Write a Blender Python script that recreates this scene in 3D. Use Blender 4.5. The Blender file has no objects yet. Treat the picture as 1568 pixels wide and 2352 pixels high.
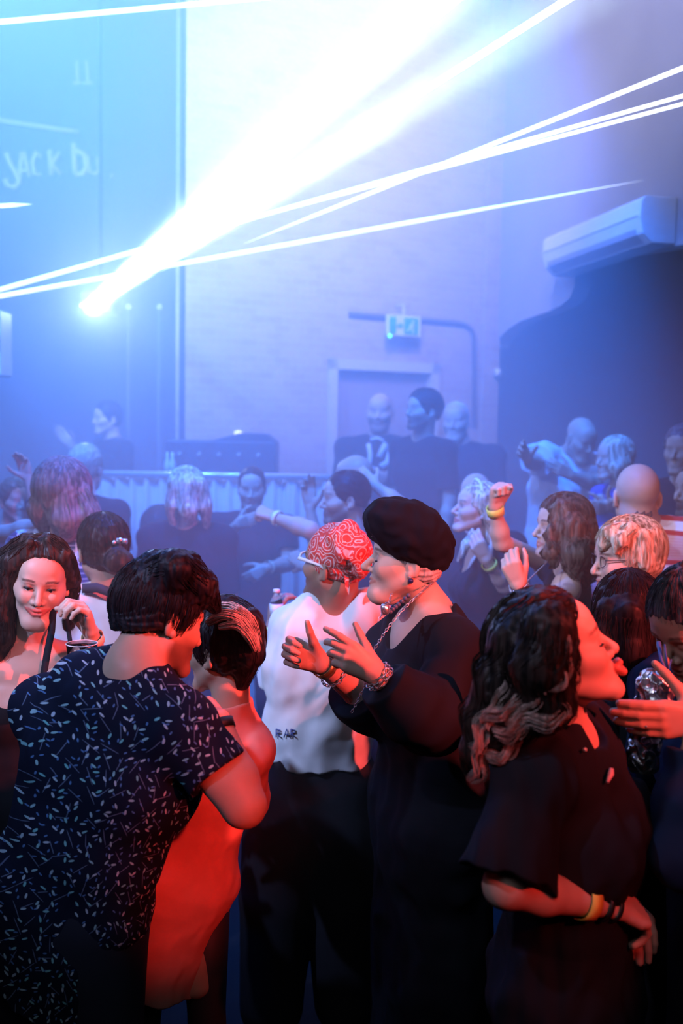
import bpy, math, random
import numpy as np
from mathutils import Vector, Matrix

scene = bpy.context.scene
COL = scene.collection
# ---------------------------------------------------------------- camera
CAM_H = 2.0
FOC = 2287.0
PITCH = -math.atan(196.0 / FOC)
ROLL = math.radians(1.0)
cam_data = bpy.data.cameras.new('camera')
cam_data.sensor_fit = 'VERTICAL'
cam_data.sensor_height = 36.0
cam_data.sensor_width = 24.0
cam_data.lens = 36.0 * FOC / 2352.0
cam_data.clip_start = 0.05
cam_data.dof.use_dof = True
cam_data.dof.focus_distance = 2.55
cam_data.dof.aperture_fstop = 2.2
cam = bpy.data.objects.new('camera', cam_data)
COL.objects.link(cam)
cam.location = (0, 0, CAM_H)
CAM_R = Matrix.Rotation(math.pi / 2 + PITCH, 3, 'X') @ Matrix.Rotation(ROLL, 3, 'Z')
cam.rotation_euler = CAM_R.to_euler()
CAM_R = np.array(CAM_R)
scene.camera = cam

def P(px, py, Y):
    """World point seen at pixel (px, py) of the photograph at distance Y in front of the camera."""
    d = CAM_R @ np.array(((px - 784.0) / FOC, (1176.0 - py) / FOC, -1.0))
    k = Y / d[1]
    return np.array((d[0] * k, Y, CAM_H + d[2] * k))

# ---------------------------------------------------------------- colour management, sampling quality
vs = scene.view_settings
vs.view_transform = 'Standard'
vs.look = 'None'
vs.exposure = 0.0
vs.gamma = 1.0
vs.use_curve_mapping = False
scene.cycles.use_denoising = True
scene.cycles.denoiser = 'OPENIMAGEDENOISE'
scene.cycles.max_bounces = 6
scene.cycles.diffuse_bounces = 1
scene.cycles.glossy_bounces = 2
scene.cycles.transmission_bounces = 6
scene.cycles.volume_bounces = 0
scene.cycles.transparent_max_bounces = 6
scene.cycles.sample_clamp_indirect = 3.0
scene.cycles.caustics_reflective = False
scene.cycles.caustics_refractive = False

# ---------------------------------------------------------------- the dark world and the lamps
world = bpy.data.worlds.new('club_air')
scene.world = world
world.use_nodes = True
wn = world.node_tree
wn.nodes.clear()
wo = wn.nodes.new('ShaderNodeOutputWorld')
wb = wn.nodes.new('ShaderNodeBackground')
wb.inputs['Color'].default_value = (0.0, 0.0, 0.0, 1)
wb.inputs['Strength'].default_value = 0.0
wn.links.new(wb.outputs[0], wo.inputs['Surface'])

def lamp(name, kind, loc, aim, col, power, size=0.1, angle=40.0, blend=0.5):
    d = bpy.data.lights.new(name, kind)
    d.color = col
    d.energy = power
    if kind == 'SPOT':
        d.spot_size = math.radians(angle)
        d.spot_blend = blend
        d.shadow_soft_size = size
    elif kind == 'POINT':
        d.shadow_soft_size = size
    elif kind == 'AREA':
        d.shape = 'RECTANGLE'
        d.size = size
        d.size_y = angle
    o = bpy.data.objects.new(name, d)
    COL.objects.link(o)
    o.location = tuple(float(v) for v in loc)
    if aim is not None:
        o.rotation_euler = (Vector([float(v) for v in aim]) - o.location).to_track_quat('-Z', 'Y').to_euler()
    return o

BLUE = (0.16, 0.42, 1.0)
PALE = (0.42, 0.66, 1.0)
RED = (1.0, 0.045, 0.035)
LASER = P(216, 692, 7.0)
LSRC = LASER + np.array((0.0, -0.10, -0.06))
# the laser projector over the booth: its broad beams towards the ceiling by the camera
def shaft(loc, aim, col, power, size, spread):
    o = lamp('beam_head', 'AREA', loc, aim, col, power, size, size)
    o.data.shape = 'DISK'
    o.data.spread = math.radians(spread)
    return o
shaft(LSRC, P(1000, 0, 3.2), (0.6, 0.8, 1.0), 13, 0.12, 2.2)
shaft(LSRC, P(960, 0, 3.2), (0.6, 0.8, 1.0), 3.5, 0.10, 6.0)
shaft(LSRC, P(1310, 0, 3.2), (0.6, 0.8, 1.0), 9, 0.05, 3.0)
lamp('beam_spot', 'SPOT', LSRC, P(760, 100, 3.4), (0.54, 0.68, 1.0), 200, 0.02, 27.0, 1.0)
lamp('beam_spot', 'SPOT', LSRC, P(900, 260, 3.4), (0.44, 0.58, 1.0), 210, 0.02, 90.0, 1.0)
lamp('laser_glow', 'POINT', LSRC, None, (0.4, 0.62, 1.0), 26, 0.05)
# moving heads in the rig, washing the haze blue
lamp('blue_wash', 'SPOT', (-2.4, 3.8, 5.3), (-1.6, 6.6, 2.9), (0.06, 0.24, 1.0), 9500, 0.15, 80.0, 1.0)
lamp('violet_wash', 'SPOT', (0.3, 4.2, 5.3), (0.0, 7.0, 3.9), (0.60, 0.55, 0.95), 2900, 0.15, 72.0, 1.0)
lamp('blue_wash', 'SPOT', (-0.5, 3.0, 5.2), (-0.2, 5.2, 1.4), (0.004, 0.16, 1.0), 5600, 0.15, 66.0, 1.0)
lamp('blue_wash', 'SPOT', (0.5, 4.6, 4.6), (1.5, 6.4, 1.2), (0.010, 0.17, 1.0), 2600, 0.15, 50.0, 1.0)
lamp('blue_wash', 'SPOT', (-3.0, 2.6, 4.6), (-2.2, 6.8, 4.2), (0.22, 0.34, 1.0), 3500, 0.15, 60.0, 1.0)
lamp('pale_wash', 'SPOT', (0.5, 2.8, 5.3), (1.1, 6.2, 4.5), (0.48, 0.54, 1.0), 1800, 0.15, 60.0, 1.0)
lamp('pale_wash', 'SPOT', (-0.9, 1.8, 5.3), (-0.5, 6.0, 4.9), (0.48, 0.56, 1.0), 4600, 0.15, 64.0, 1.0)
# red and pale moving heads from the sides of the room
lamp('red_head', 'SPOT', (2.6, 0.7, 2.9), P(1060, 1290, 2.6), (1.0, 0.07, 0.06), 1000, 0.04, 33.0, 0.8)
lamp('red_head', 'SPOT', (2.6, 0.7, 2.9), P(470, 1540, 2.3), (1.0, 0.07, 0.06), 700, 0.04, 8.0, 0.6)
lamp('red_head', 'SPOT', (0.9, 0.3, 2.1), P(452, 1880, 2.45), RED, 200, 0.03, 17.0, 0.8)
lamp('pink_head', 'SPOT', (0.3, 0.3, 3.0), P(80, 1400, 2.75), (1.0, 0.22, 0.28), 150, 0.03, 16.0, 0.6)
lamp('pink_head', 'SPOT', (0.9, 0.0, 3.1), P(815, 1420, 2.95), (1.0, 0.34, 0.40), 260, 0.03, 11.0, 0.6)
lamp('pink_head', 'SPOT', (1.8, 0.2, 3.2), P(1440, 1180, 3.4), (1.0, 0.25, 0.25), 240, 0.03, 20.0, 0.8)
lamp('pale_head', 'SPOT', (-1.2, 0.6, 3.4), P(1330, 1230, 3.2), (0.5, 0.6, 1.0), 300, 0.04, 20.0, 1.0)
lamp('pale_head', 'SPOT', (-0.9, 0.7, 3.2), P(1150, 1600, 1.9), (0.62, 0.62, 1.0), 60, 0.04, 24.0, 1.0)
lamp('pale_head', 'SPOT', (-2.3, 1.2, 3.3), P(440, 1120, 3.2), (0.42, 0.54, 1.0), 620, 0.04, 46.0, 1.0)
lamp('pale_head', 'SPOT', (-1.5, 0.3, 3.4), P(200, 1560, 2.2), (0.34, 0.50, 1.0), 170, 0.04, 22.0, 1.0)
lamp('red_head', 'SPOT', (1.6, -0.1, 2.7), P(1330, 2060, 1.8), RED, 150, 0.03, 12.0, 0.8)
lamp('fill_light', 'AREA', (-0.3, -1.0, 4.4), (0, 2.6, 1.0), (0.80, 0.84, 1.0), 15, 2.4, 1.4)  # soft unseen fill added behind the camera to lift the foreground blacks
# ---------------------------------------------------------------- small helpers
def nrm(v):
    v = np.asarray(v, float)
    n = np.linalg.norm(v)
    return v / n if n > 1e-9 else np.array((0, 0, 1.0))

def V(*a):
    return np.array(a, float)

def setp(o, label=None, cat=None, group=None, kind=None):
    if label: o['label'] = label
    if cat: o['category'] = cat
    if group: o['group'] = group
    if kind: o['kind'] = kind
    return o

def empty(name, loc, label=None, cat=None, group=None):
    o = bpy.data.objects.new(name, None)
    o.empty_display_size = 0.1
    COL.objects.link(o)
    o.location = tuple(float(x) for x in loc)
    setp(o, label, cat, group)
    return o

def mesh_obj(name, verts, faces, mat=None, parent=None, smooth=True, colors=None, mats=None, fmat=None):
    """verts (N,3) world coordinates; faces (M,k) array or a list of tuples"""
    me = bpy.data.meshes.new(name)
    verts = np.asarray(verts, np.float64)
    org = np.zeros(3)
    if parent is None:
        lo, hi = verts.min(0), verts.max(0)
        org = V((lo[0] + hi[0]) / 2, (lo[1] + hi[1]) / 2, lo[2])
    else:
        org = np.array(parent.matrix_world.translation) if False else np.array(parent['_org'])
    v = (verts - org).astype(np.float32)
    if isinstance(faces, np.ndarray):
        n, k = faces.shape
        me.vertices.add(len(v))
        me.vertices.foreach_set('co', v.ravel())
        me.loops.add(n * k)
        me.loops.foreach_set('vertex_index', faces.astype(np.int32).ravel())
        me.polygons.add(n)
        me.polygons.foreach_set('loop_start', np.arange(0, n * k, k, dtype=np.int32))
        me.polygons.foreach_set('loop_total', np.full(n, k, dtype=np.int32))
        me.update(calc_edges=True)
    else:
        me.from_pydata([tuple(x) for x in v], [], [tuple(int(i) for i in f) for f in faces])
        me.update()
    me.polygons.foreach_set('use_smooth', np.full(len(me.polygons), bool(smooth)))
    if colors is not None:
        a = me.color_attributes.new('Col', 'FLOAT_COLOR', 'POINT')
        c = np.ones((len(v), 4), np.float32)
        c[:, :3] = colors
        a.data.foreach_set('color', c.ravel())
    for m in (mats or ([mat] if mat else [])):
        me.materials.append(m)
    if fmat is not None:
        me.polygons.foreach_set('material_index', np.asarray(fmat, np.int32))
    o = bpy.data.objects.new(name, me)
    COL.objects.link(o)
    if parent is None:
        o.location = tuple(org)
    else:
        o.parent = parent
    o['_org'] = [float(x) for x in org]
    return o

class MB:
    """collects simple shapes (world coordinates) for one mesh"""
    def __init__(self):
        self.v, self.f = [], []
    def add(self, vs_, fs_):
        o = len(self.v)
        self.v += [tuple(float(c) for c in p) for p in vs_]
        self.f += [tuple(i + o for i in f) for f in fs_]
        return self
    def box(self, c, s, R=None):
        c = V(*c); h = V(*s) / 2
        R = np.eye(3) if R is None else R
        b = 0.0
        pts = [c + R @ (h * V(x, y, z)) for x in (-1, 1) for y in (-1, 1) for z in (-1, 1)]
        return self.add(pts, [(0, 1, 3, 2), (4, 6, 7, 5), (0, 4, 5, 1), (2, 3, 7, 6), (0, 2, 6, 4), (1, 5, 7, 3)])
    def tube(self, pts, r, n=10, cap=True, closed=False):
        pts = [V(*p) for p in pts]
        m = len(pts)
        rr = [r] * m if np.isscalar(r) else list(r)
        vs_, fs_ = [], []
        prev = None
        for i, p in enumerate(pts):
            if closed:
                d = nrm(pts[(i + 1) % m] - pts[i - 1])
            else:
                d = nrm(pts[min(i + 1, m - 1)] - pts[max(i - 1, 0)])
            if prev is None:
                a = nrm(np.cross(d, (0, 0, 1) if abs(d[2]) < 0.9 else (1, 0, 0)))
            else:
                a = nrm(prev - d * np.dot(prev, d))
            prev = a
            b = np.cross(d, a)
            for k in range(n):
                t = 2 * math.pi * k / n
                vs_.append(p + rr[i] * (math.cos(t) * a + math.sin(t) * b))
        for i in range(m - (0 if closed else 1)):
            j = (i + 1) % m
            for k in range(n):
                l = (k + 1) % n
                fs_.append((i * n + k, i * n + l, j * n + l, j * n + k))
        if cap and not closed:
            fs_.append(tuple(range(n))[::-1])
            fs_.append(tuple((m - 1) * n + k for k in range(n)))
        return self.add(vs_, fs_)
    def lathe(self, c, axis, prof, n=24):
        """prof: list of (distance along axis, radius)"""
        ax = nrm(axis)
        return self.tube([V(*c) + ax * h for h, r in prof], [r for h, r in prof], n)
    def prism(self, poly, d):
        """extrude polygon (list of 3D points) by vector d"""
        n = len(poly); d = V(*d)
        vs_ = [V(*p) for p in poly] + [V(*p) + d for p in poly]
        fs_ = [tuple(range(n))[::-1], tuple(range(n, 2 * n))]
        fs_ += [(i, (i + 1) % n, n + (i + 1) % n, n + i) for i in range(n)]
        return self.add(vs_, fs_)
    def ell(self, c, r, R=None, nu=16, nv=10):
        c = V(*c); r = V(*([r] * 3 if np.isscalar(r) else r)); R = np.eye(3) if R is None else R
        vs_ = [c + R @ V(0, 0, r[2])]
        for i in range(1, nv):
            th = math.pi * i / nv
            for k in range(nu):
                ph = 2 * math.pi * k / nu
                vs_.append(c + R @ (r * V(math.sin(th) * math.cos(ph), math.sin(th) * math.sin(ph), math.cos(th))))
        vs_.append(c - R @ V(0, 0, r[2]))
        fs_ = [(0, 1 + k, 1 + (k + 1) % nu) for k in range(nu)]
        for i in range(nv - 2):
            for k in range(nu):
                a = 1 + i * nu + k; b = 1 + i * nu + (k + 1) % nu
                fs_.append((a, a + nu, b + nu, b))
        e = len(vs_) - 1; s = 1 + (nv - 2) * nu
        fs_ += [(s + k, e, s + (k + 1) % nu) for k in range(nu)]
        return self.add(vs_, fs_)
    def build(self, name, mat, parent=None, smooth=False, bevel=0.0):
        o = mesh_obj(name, np.array(self.v), self.f, mat, parent, smooth)
        if bevel:
            m = o.modifiers.new('bevel', 'BEVEL'); m.width = bevel; m.segments = 2; m.limit_method = 'ANGLE'
        return o

# ---------------------------------------------------------------- materials
class NT:
    def __init__(self, name):
        self.m = bpy.data.materials.new(name)
        self.m.use_nodes = True
        self.t = self.m.node_tree
        self.b = self.t.nodes['Principled BSDF']
    def n(self, typ, **kw):
        x = self.t.nodes.new(typ)
        for k, v in kw.items():
            if k.startswith('i_'):
                key = k[2:]
                x.inputs[int(key) if key.isdigit() else key].default_value = v
            else:
                setattr(x, k, v)
        return x
    def l(self, a, b):
        self.t.links.new(a, b)
    def math(self, op, a, b=None, c=None):
        x = self.n('ShaderNodeMath', operation=op)
        for i, v in enumerate((a, b, c)):
            if v is None: continue
            if isinstance(v, (int, float)): x.inputs[i].default_value = v
            else: self.l(v, x.inputs[i])
        return x.outputs[0]
    def mix(self, f, a, b):
        x = self.n('ShaderNodeMix', data_type='RGBA')
        for v, s in ((f, x.inputs['Factor']), (a, x.inputs[6]), (b, x.inputs[7])):
            if isinstance(v, (int, float)): s.default_value = v
            elif isinstance(v, tuple): s.default_value = (*v[:3], 1)
            else: self.l(v, s)
        return x.outputs[2]

_mc = {}
def mat(name, col, rough=0.6, metal=0.0, spec=0.5, var=0.12, nscale=30.0, bump=0.0, emit=None, estr=0.0, attr=False, trans=0.0, sheen=0.0, coat=0.0):
    if name in _mc: return _mc[name]
    q = NT(name)
    b = q.b
    b.inputs['Roughness'].default_value = rough
    b.inputs['Metallic'].default_value = metal
    b.inputs['Specular IOR Level'].default_value = spec
    b.inputs['Transmission Weight'].default_value = trans
    b.inputs['Sheen Weight'].default_value = sheen
    b.inputs['Coat Weight'].default_value = coat
    tc = q.n('ShaderNodeTexCoord')
    nz = q.n('ShaderNodeTexNoise', i_Scale=nscale, i_Detail=3.0)
    q.l(tc.outputs['Object'], nz.inputs['Vector'])
    dark = tuple(c * (1 - var) for c in col)
    lite = tuple(min(1, c * (1 + var)) for c in col)
    c = q.mix(nz.outputs['Fac'], dark, lite)
    if attr:
        at = q.n('ShaderNodeAttribute', attribute_name='Col')
        mx = q.n('ShaderNodeMix', data_type='RGBA', blend_type='MULTIPLY')
        mx.inputs['Factor'].default_value = 1.0
        q.l(c, mx.inputs[6]); q.l(at.outputs['Color'], mx.inputs[7])
        c = mx.outputs[2]
    q.l(c, b.inputs['Base Color'])
    if bump:
        bp = q.n('ShaderNodeBump', i_Strength=0.5, i_Distance=bump)
        q.l(nz.outputs['Fac'], bp.inputs['Height'])
        q.l(bp.outputs[0], b.inputs['Normal'])
    if emit:
        b.inputs['Emission Color'].default_value = (*emit, 1)
        b.inputs['Emission Strength'].default_value = estr
    _mc[name] = q.m
    return q.m

# ---------------------------------------------------------------- signed distance modelling
# a primitive is (centre, bounding radius, function of points)
def Cap(a, b, ra, rb=None):
    a = V(*a); b = V(*b); rb = ra if rb is None else rb
    ab = b - a; L2 = max(ab @ ab, 1e-12)
    def f(p):
        t = np.clip((p - a) @ ab / L2, 0, 1)
        return np.linalg.norm(p - a - t[:, None] * ab, axis=1) - (ra + (rb - ra) * t)
    return ((a + b) / 2, math.sqrt(L2) / 2 + max(ra, rb), f)

def Sph(c, r):
    c = V(*c)
    return (c, r, lambda p: np.linalg.norm(p - c, axis=1) - r)

def Ell(c, r, R=None):
    c = V(*c); r = V(*r); R = np.eye(3) if R is None else R
    def f(p):
        q = (p - c) @ R
        k = np.linalg.norm(q / r, axis=1)
        g = np.linalg.norm(q / (r * r), axis=1)
        return k * (k - 1) / np.maximum(g, 1e-6)
    return (c, r.max(), f)

def ECap(a, b, ra, rb, side):
    """capsule with elliptical section: ra=(half width along side, half depth)"""
    a = V(*a); b = V(*b); d = b - a; L2 = max(d @ d, 1e-12); u = nrm(d)
    s = nrm(side - u * (np.dot(side, u))); fw = np.cross(u, s)
    ra = V(*ra); rb = V(*rb)
    def f(p):
        q = p - a
        t = np.clip(q @ d / L2, 0, 1)
        o = q - t[:, None] * d
        w = ra[0] + (rb[0] - ra[0]) * t; h = ra[1] + (rb[1] - ra[1]) * t
        m = h
        x = o @ s; y = o @ fw; z = o @ u
        k = np.sqrt((x / w) ** 2 + (y / h) ** 2 + (z / m) ** 2)
        g = np.sqrt((x / w ** 2) ** 2 + (y / h ** 2) ** 2 + (z / m ** 2) ** 2)
        return k * (k - 1) / np.maximum(g, 1e-6)
    return ((a + b) / 2, math.sqrt(L2) / 2 + max(ra.max(), rb.max()), f)

def RBox(c, half, r, R=None):
    c = V(*c); h = V(*half) - r; R = np.eye(3) if R is None else R
    def f(p):
        q = np.abs((p - c) @ R) - h
        return np.linalg.norm(np.maximum(q, 0), axis=1) + np.minimum(q.max(1), 0) - r
    return (c, float(np.linalg.norm(half)), f)

def smin(a, b, k):
    if k <= 0: return np.minimum(a, b)
    h = np.maximum(k - np.abs(a - b), 0) / k
    return np.minimum(a, b) - h * h * k * 0.25

def smax(a, b, k):
    return -smin(-a, -b, k)

BIG = 10.0
def ev(ops, p, c=None, rad=None, margin=0.05):
    """ops: ('u', prim, k) union, ('s', prim, k) subtract, ('i', prim, k) intersect,
    ('g', ops, k) group union, ('c', (point, normal), k) keep the side the normal points away from, ('d', func) displace"""
    d = np.full(len(p), BIG)
    for op in ops:
        t = op[0]
        if t == 'u':
            pr = op[1]
            if c is not None and np.linalg.norm(pr[0] - c) > pr[1] + rad + op[2] + margin: continue
            d = smin(d, pr[2](p), op[2])
        elif t == 's':
            pr = op[1]
            if c is not None and np.linalg.norm(pr[0] - c) > pr[1] + rad + op[2] + margin: continue
            d = smax(d, -pr[2](p), op[2])
        elif t == 'i':
            d = smax(d, op[1][2](p), op[2])
        elif t == 'g':
            e = ev(op[1], p, c, rad, margin)
            d = smin(d, e, op[2])
        elif t == 'c':
            o, n = op[1]
            d = smax(d, (p - o) @ nrm(n), op[2])
        elif t == 'd':
            d = d + op[1](p)
    return d

def prims(ops):
    for op in ops:
        if op[0] == 'u': yield op[1]
        elif op[0] == 'g': yield from prims(op[1])

VOXK = 1.0
def sdf_mesh(ops, vox, pad=0.02):
    vox = vox * VOXK
    lo = np.full(3, 1e9); hi = -lo
    for pr in prims(ops):
        lo = np.minimum(lo, pr[0] - pr[1]); hi = np.maximum(hi, pr[0] + pr[1])
    lo -= pad; hi += pad
    B = 12
    nb = np.ceil((hi - lo) / (vox * B)).astype(int)
    N = nb * B + 1
    G = np.full(N, 1.0, np.float32)
    bs = vox * B
    ii = np.stack(np.meshgrid(*[np.arange(n) for n in nb], indexing='ij'), -1).reshape(-1, 3)
    cen = lo + (ii + 0.5) * bs
    hd = bs * math.sqrt(3) / 2
    # nearest primitive bound, cheap first
    dc = ev(ops, cen)
    pl = list(prims(ops))
    near = np.abs(dc) < hd * 1.6 + 0.03
    loc = np.stack(np.meshgrid(*[np.arange(B + 1)] * 3, indexing='ij'), -1).reshape(-1, 3) * vox
    for idx in np.nonzero(~near & (dc < 0))[0]:
        i, j, k = ii[idx] * B
        G[i:i + B + 1, j:j + B + 1, k:k + B + 1] = -1
    for idx in np.nonzero(near)[0]:
        i, j, k = ii[idx] * B
        p = lo + ii[idx] * bs + loc
        G[i:i + B + 1, j:j + B + 1, k:k + B + 1] = ev(ops, p, cen[idx], hd).reshape((B + 1,) * 3)
    # surface nets
    S = G < 0
    C = S[:-1, :-1, :-1].astype(np.int8)
    tot = np.zeros(C.shape, np.int8)
    for a in (0, 1):
        for b in (0, 1):
            for c in (0, 1):
                tot += S[a:N[0] - 1 + a, b:N[1] - 1 + b, c:N[2] - 1 + c]
    act = (tot > 0) & (tot < 8)
    ci = np.argwhere(act)
    vid = np.full(C.shape, -1, np.int32)
    vid[act] = np.arange(len(ci))
    acc = np.zeros((len(ci), 3)); cnt = np.zeros(len(ci))
    cor = [(a, b, c) for a in (0, 1) for b in (0, 1) for c in (0, 1)]
    gv = {q: G[ci[:, 0] + q[0], ci[:, 1] + q[1], ci[:, 2] + q[2]] for q in cor}
    for q in cor:
        for ax in range(3):
            if q[ax] == 0:
                r = list(q); r[ax] = 1; r = tuple(r)
                g0, g1 = gv[q], gv[r]
                m = (g0 < 0) != (g1 < 0)
                t = g0[m] / (g0[m] - g1[m])
                acc[m] += np.array(q)
                acc[m, ax] += t
                cnt[m] += 1
    verts = lo + (ci + acc / np.maximum(cnt, 1)[:, None]) * vox
    quads = []
    for ax in range(3):
        o1, o2 = [(1, 2), (2, 0), (0, 1)][ax]
        sl0 = [slice(None)] * 3; sl1 = [slice(None)] * 3
        sl0[ax] = slice(0, -1); sl1[ax] = slice(1, None)
        s0 = S[tuple(sl0)]; s1 = S[tuple(sl1)]
        e = np.argwhere(s0 != s1)
        ok = (e[:, o1] > 0) & (e[:, o2] > 0) & (e[:, o1] < N[o1] - 1) & (e[:, o2] < N[o2] - 1)
        e = e[ok]
        fl = s0[tuple(e.T)]
        def g(d1, d2):
            x = e.copy(); x[:, o1] += d1; x[:, o2] += d2
            return vid[tuple(x.T)]
        Q = np.stack([g(-1, -1), g(0, -1), g(0, 0), g(-1, 0)], 1)
        Q[~fl] = Q[~fl][:, ::-1]
        quads.append(Q)
    F = np.concatenate(quads)
    F = F[(F >= 0).all(1)]
    return verts, F

def surf(o, px, py, rad=0.012):
    """the point of mesh object o nearest the camera along the line through pixel (px, py)"""
    me = o.data
    v = np.empty(len(me.vertices) * 3, np.float32); me.vertices.foreach_get('co', v)
    v = v.reshape(-1, 3) + np.array(o['_org'])
    c = np.array(cam.location); d = nrm(P(px, py, 3.0) - c)
    q = v - c; t = q @ d
    r = np.linalg.norm(q - t[:, None] * d, axis=1)
    m = r < rad * VOXK
    if not m.any(): m = r < r.min() + 0.003
    return c + d * (t[m].min() - 0.001)

def waves(seed, n, lo, hi, amp, stretch=(1, 1, 1)):
    """cheap smooth noise: a sum of sines, wavelength between lo and hi metres"""
    rg = np.random.RandomState(seed)
    K, Ph, A = [], [], []
    for i in range(n):
        d = nrm(rg.normal(size=3)) * V(*stretch)
        w = lo * (hi / lo) ** rg.rand()
        K.append(d * 2 * math.pi / w); Ph.append(rg.rand() * 6.28); A.append(w / hi)
    K = np.array(K); Ph = np.array(Ph); A = np.array(A); A = amp * A / A.sum() * 2
    def f(p):
        q = p + 0.25 * lo * np.sin(p[:, [1, 2, 0]] * (5.0 / lo) * 0.4)
        return np.sin(q @ K.T + Ph) @ A
    return f

def strands(paths, radii, name, m, parent):
    """paths (N,M,3): N strands of M points; radii (M,)"""
    paths = np.asarray(paths, float)
    N, M, _ = paths.shape
    d = np.gradient(paths, axis=1)
    d /= np.maximum(np.linalg.norm(d, axis=2, keepdims=True), 1e-9)
    up = np.zeros_like(d); up[..., 1] = 1
    a = np.cross(d, up + 1e-3); a /= np.maximum(np.linalg.norm(a, axis=2, keepdims=True), 1e-9)
    b = np.cross(d, a)
    r = np.asarray(radii)[None, :, None]
    ring = [paths + r * (math.cos(t) * a + math.sin(t) * b) for t in (0.3, 2.39, 4.49)]
    v = np.stack(ring, 2).reshape(-1, 3)
    base = (np.arange(N)[:, None] * M + np.arange(M - 1)[None]) * 3
    fs = []
    for k in range(3):
        l = (k + 1) % 3
        fs.append(np.stack([base + k, base + l, base + 3 + l, base + 3 + k], -1).reshape(-1, 4))
    return v, np.concatenate(fs)
# ---------------------------------------------------------------- the room
def struct(o):
    o['kind'] = 'structure'
    return o

def plaster(name, c1, c2, scale=3.0, rough=0.85):
    q = NT(name)
    tc = q.n('ShaderNodeTexCoord')
    nz = q.n('ShaderNodeTexNoise', i_Scale=scale, i_Detail=5.0)
    q.l(tc.outputs['Object'], nz.inputs['Vector'])
    q.l(q.mix(nz.outputs['Fac'], c1, c2), q.b.inputs['Base Color'])
    q.b.inputs['Roughness'].default_value = rough
    q.b.inputs['Specular IOR Level'].default_value = 0.15
    return q.m

M_WALLBLUE = plaster('dark_painted_wall', (0.05, 0.07, 0.11), (0.09, 0.11, 0.16))
M_BULK = plaster('pale_plaster', (0.42, 0.38, 0.40), (0.55, 0.50, 0.50))
M_CEIL = plaster('ceiling_paint', (0.30, 0.30, 0.32), (0.38, 0.38, 0.40))
M_DARK = plaster('black_paint', (0.012, 0.014, 0.02), (0.02, 0.022, 0.03))
M_FLOOR = plaster('worn_dark_floorboards', (0.006, 0.006, 0.007), (0.012, 0.010, 0.010), 6.0, 0.8)

def brick_mat():
    q = NT('warm_brick')
    tc = q.n('ShaderNodeTexCoord')
    mp = q.n('ShaderNodeMapping')
    mp.inputs['Rotation'].default_value = (math.pi / 2, 0, 0)
    q.l(tc.outputs['Object'], mp.inputs['Vector'])
    br = q.n('ShaderNodeTexBrick')
    br.inputs['Color1'].default_value = (0.52, 0.36, 0.28, 1)
    br.inputs['Color2'].default_value = (0.44, 0.29, 0.23, 1)
    br.inputs['Mortar'].default_value = (0.58, 0.48, 0.42, 1)
    br.inputs['Scale'].default_value = 4.4
    br.inputs['Mortar Size'].default_value = 0.012
    q.l(mp.outputs[0], br.inputs['Vector'])
    q.l(br.outputs['Color'], q.b.inputs['Base Color'])
    q.b.inputs['Roughness'].default_value = 0.85
    return q.m
M_BRICK = brick_mat()

def wall_between(name, a, b, z0, z1, th, m):
    """upright slab from plan point a to b, thickness th to the left of a->b"""
    a = V(*a, 0); b = V(*b, 0)
    n = nrm(np.cross((0, 0, 1), b - a)) * th
    mb = MB().prism([a + V(0, 0, z0), b + V(0, 0, z0), b + V(0, 0, z1), a + V(0, 0, z1)], n)
    return struct(mb.build(name, m))

CEIL = 5.6
struct(MB().box((0.6, 4.2, -0.05), (9.4, 12.0, 0.1)).build('floor', M_FLOOR))
struct(MB().box((0.6, 4.2, CEIL + 0.05), (9.4, 12.0, 0.1)).build('ceiling', M_CEIL))
wall_between('wall_front', (-4.1, -1.8), (5.3, -1.8), 0, CEIL, -0.1, M_DARK)
wall_between('wall_left', (-4.0, -1.8), (-3.3, 7.25), 0, CEIL, 0.1, M_DARK)
wall_between('wall_back_left', (-3.3, 7.25), (-1.3, 8.65), 0, CEIL, 0.1, M_WALLBLUE)
# the brick wall with the door, standing forward of the painted wall
B0, B1 = V(-1.10, 6.95), V(1.21, 8.1)
def on_brick(px, py):
    lo, hi = 5.0, 11.0
    for _ in range(40):
        y = (lo + hi) / 2
        p = P(px, py, y)
        ly = B0[1] + (p[0] - B0[0]) * (B1[1] - B0[1]) / (B1[0] - B0[0])
        if p[1] < ly: lo = y
        else: hi = y
    return P(px, py, y)
bd = nrm(V(*(B1 - B0), 0)); bnrm = nrm(np.cross(bd, (0, 0, 1)))   # towards the room
if bnrm[1] > 0: bnrm = -bnrm
dl = on_brick(752, 900); dr = on_brick(1004, 900)
ztop = on_brick(880, 830)[2]
wb_ = MB()
def slab(mb, a, b, z0, z1, th):
    a = V(a[0], a[1], 0); b = V(b[0], b[1], 0)
    mb.prism([a + V(0, 0, z0), b + V(0, 0, z0), b + V(0, 0, z1), a + V(0, 0, z1)], -bnrm * th)
slab(wb_, B0, dl, 0, CEIL, 0.22)
slab(wb_, dr, B1, 0, CEIL, 0.22)
slab(wb_, dl, dr, ztop, CEIL, 0.22)
struct(wb_.build('wall_back', M_BRICK))
struct(MB().prism([V(*B0, 0), V(*B0, CEIL), V(B0[0] + 0.0, B0[1] + 1.6, CEIL), V(B0[0], B0[1] + 1.6, 0)], (-0.04, 0, 0)).build('wall_return_darkened', M_DARK))  # shade put into the colour: dark facing over the laser-lit brick side
M_TRIM = mat('pale_door_trim', (0.62, 0.52, 0.44), 0.5)
tr = MB()
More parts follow.
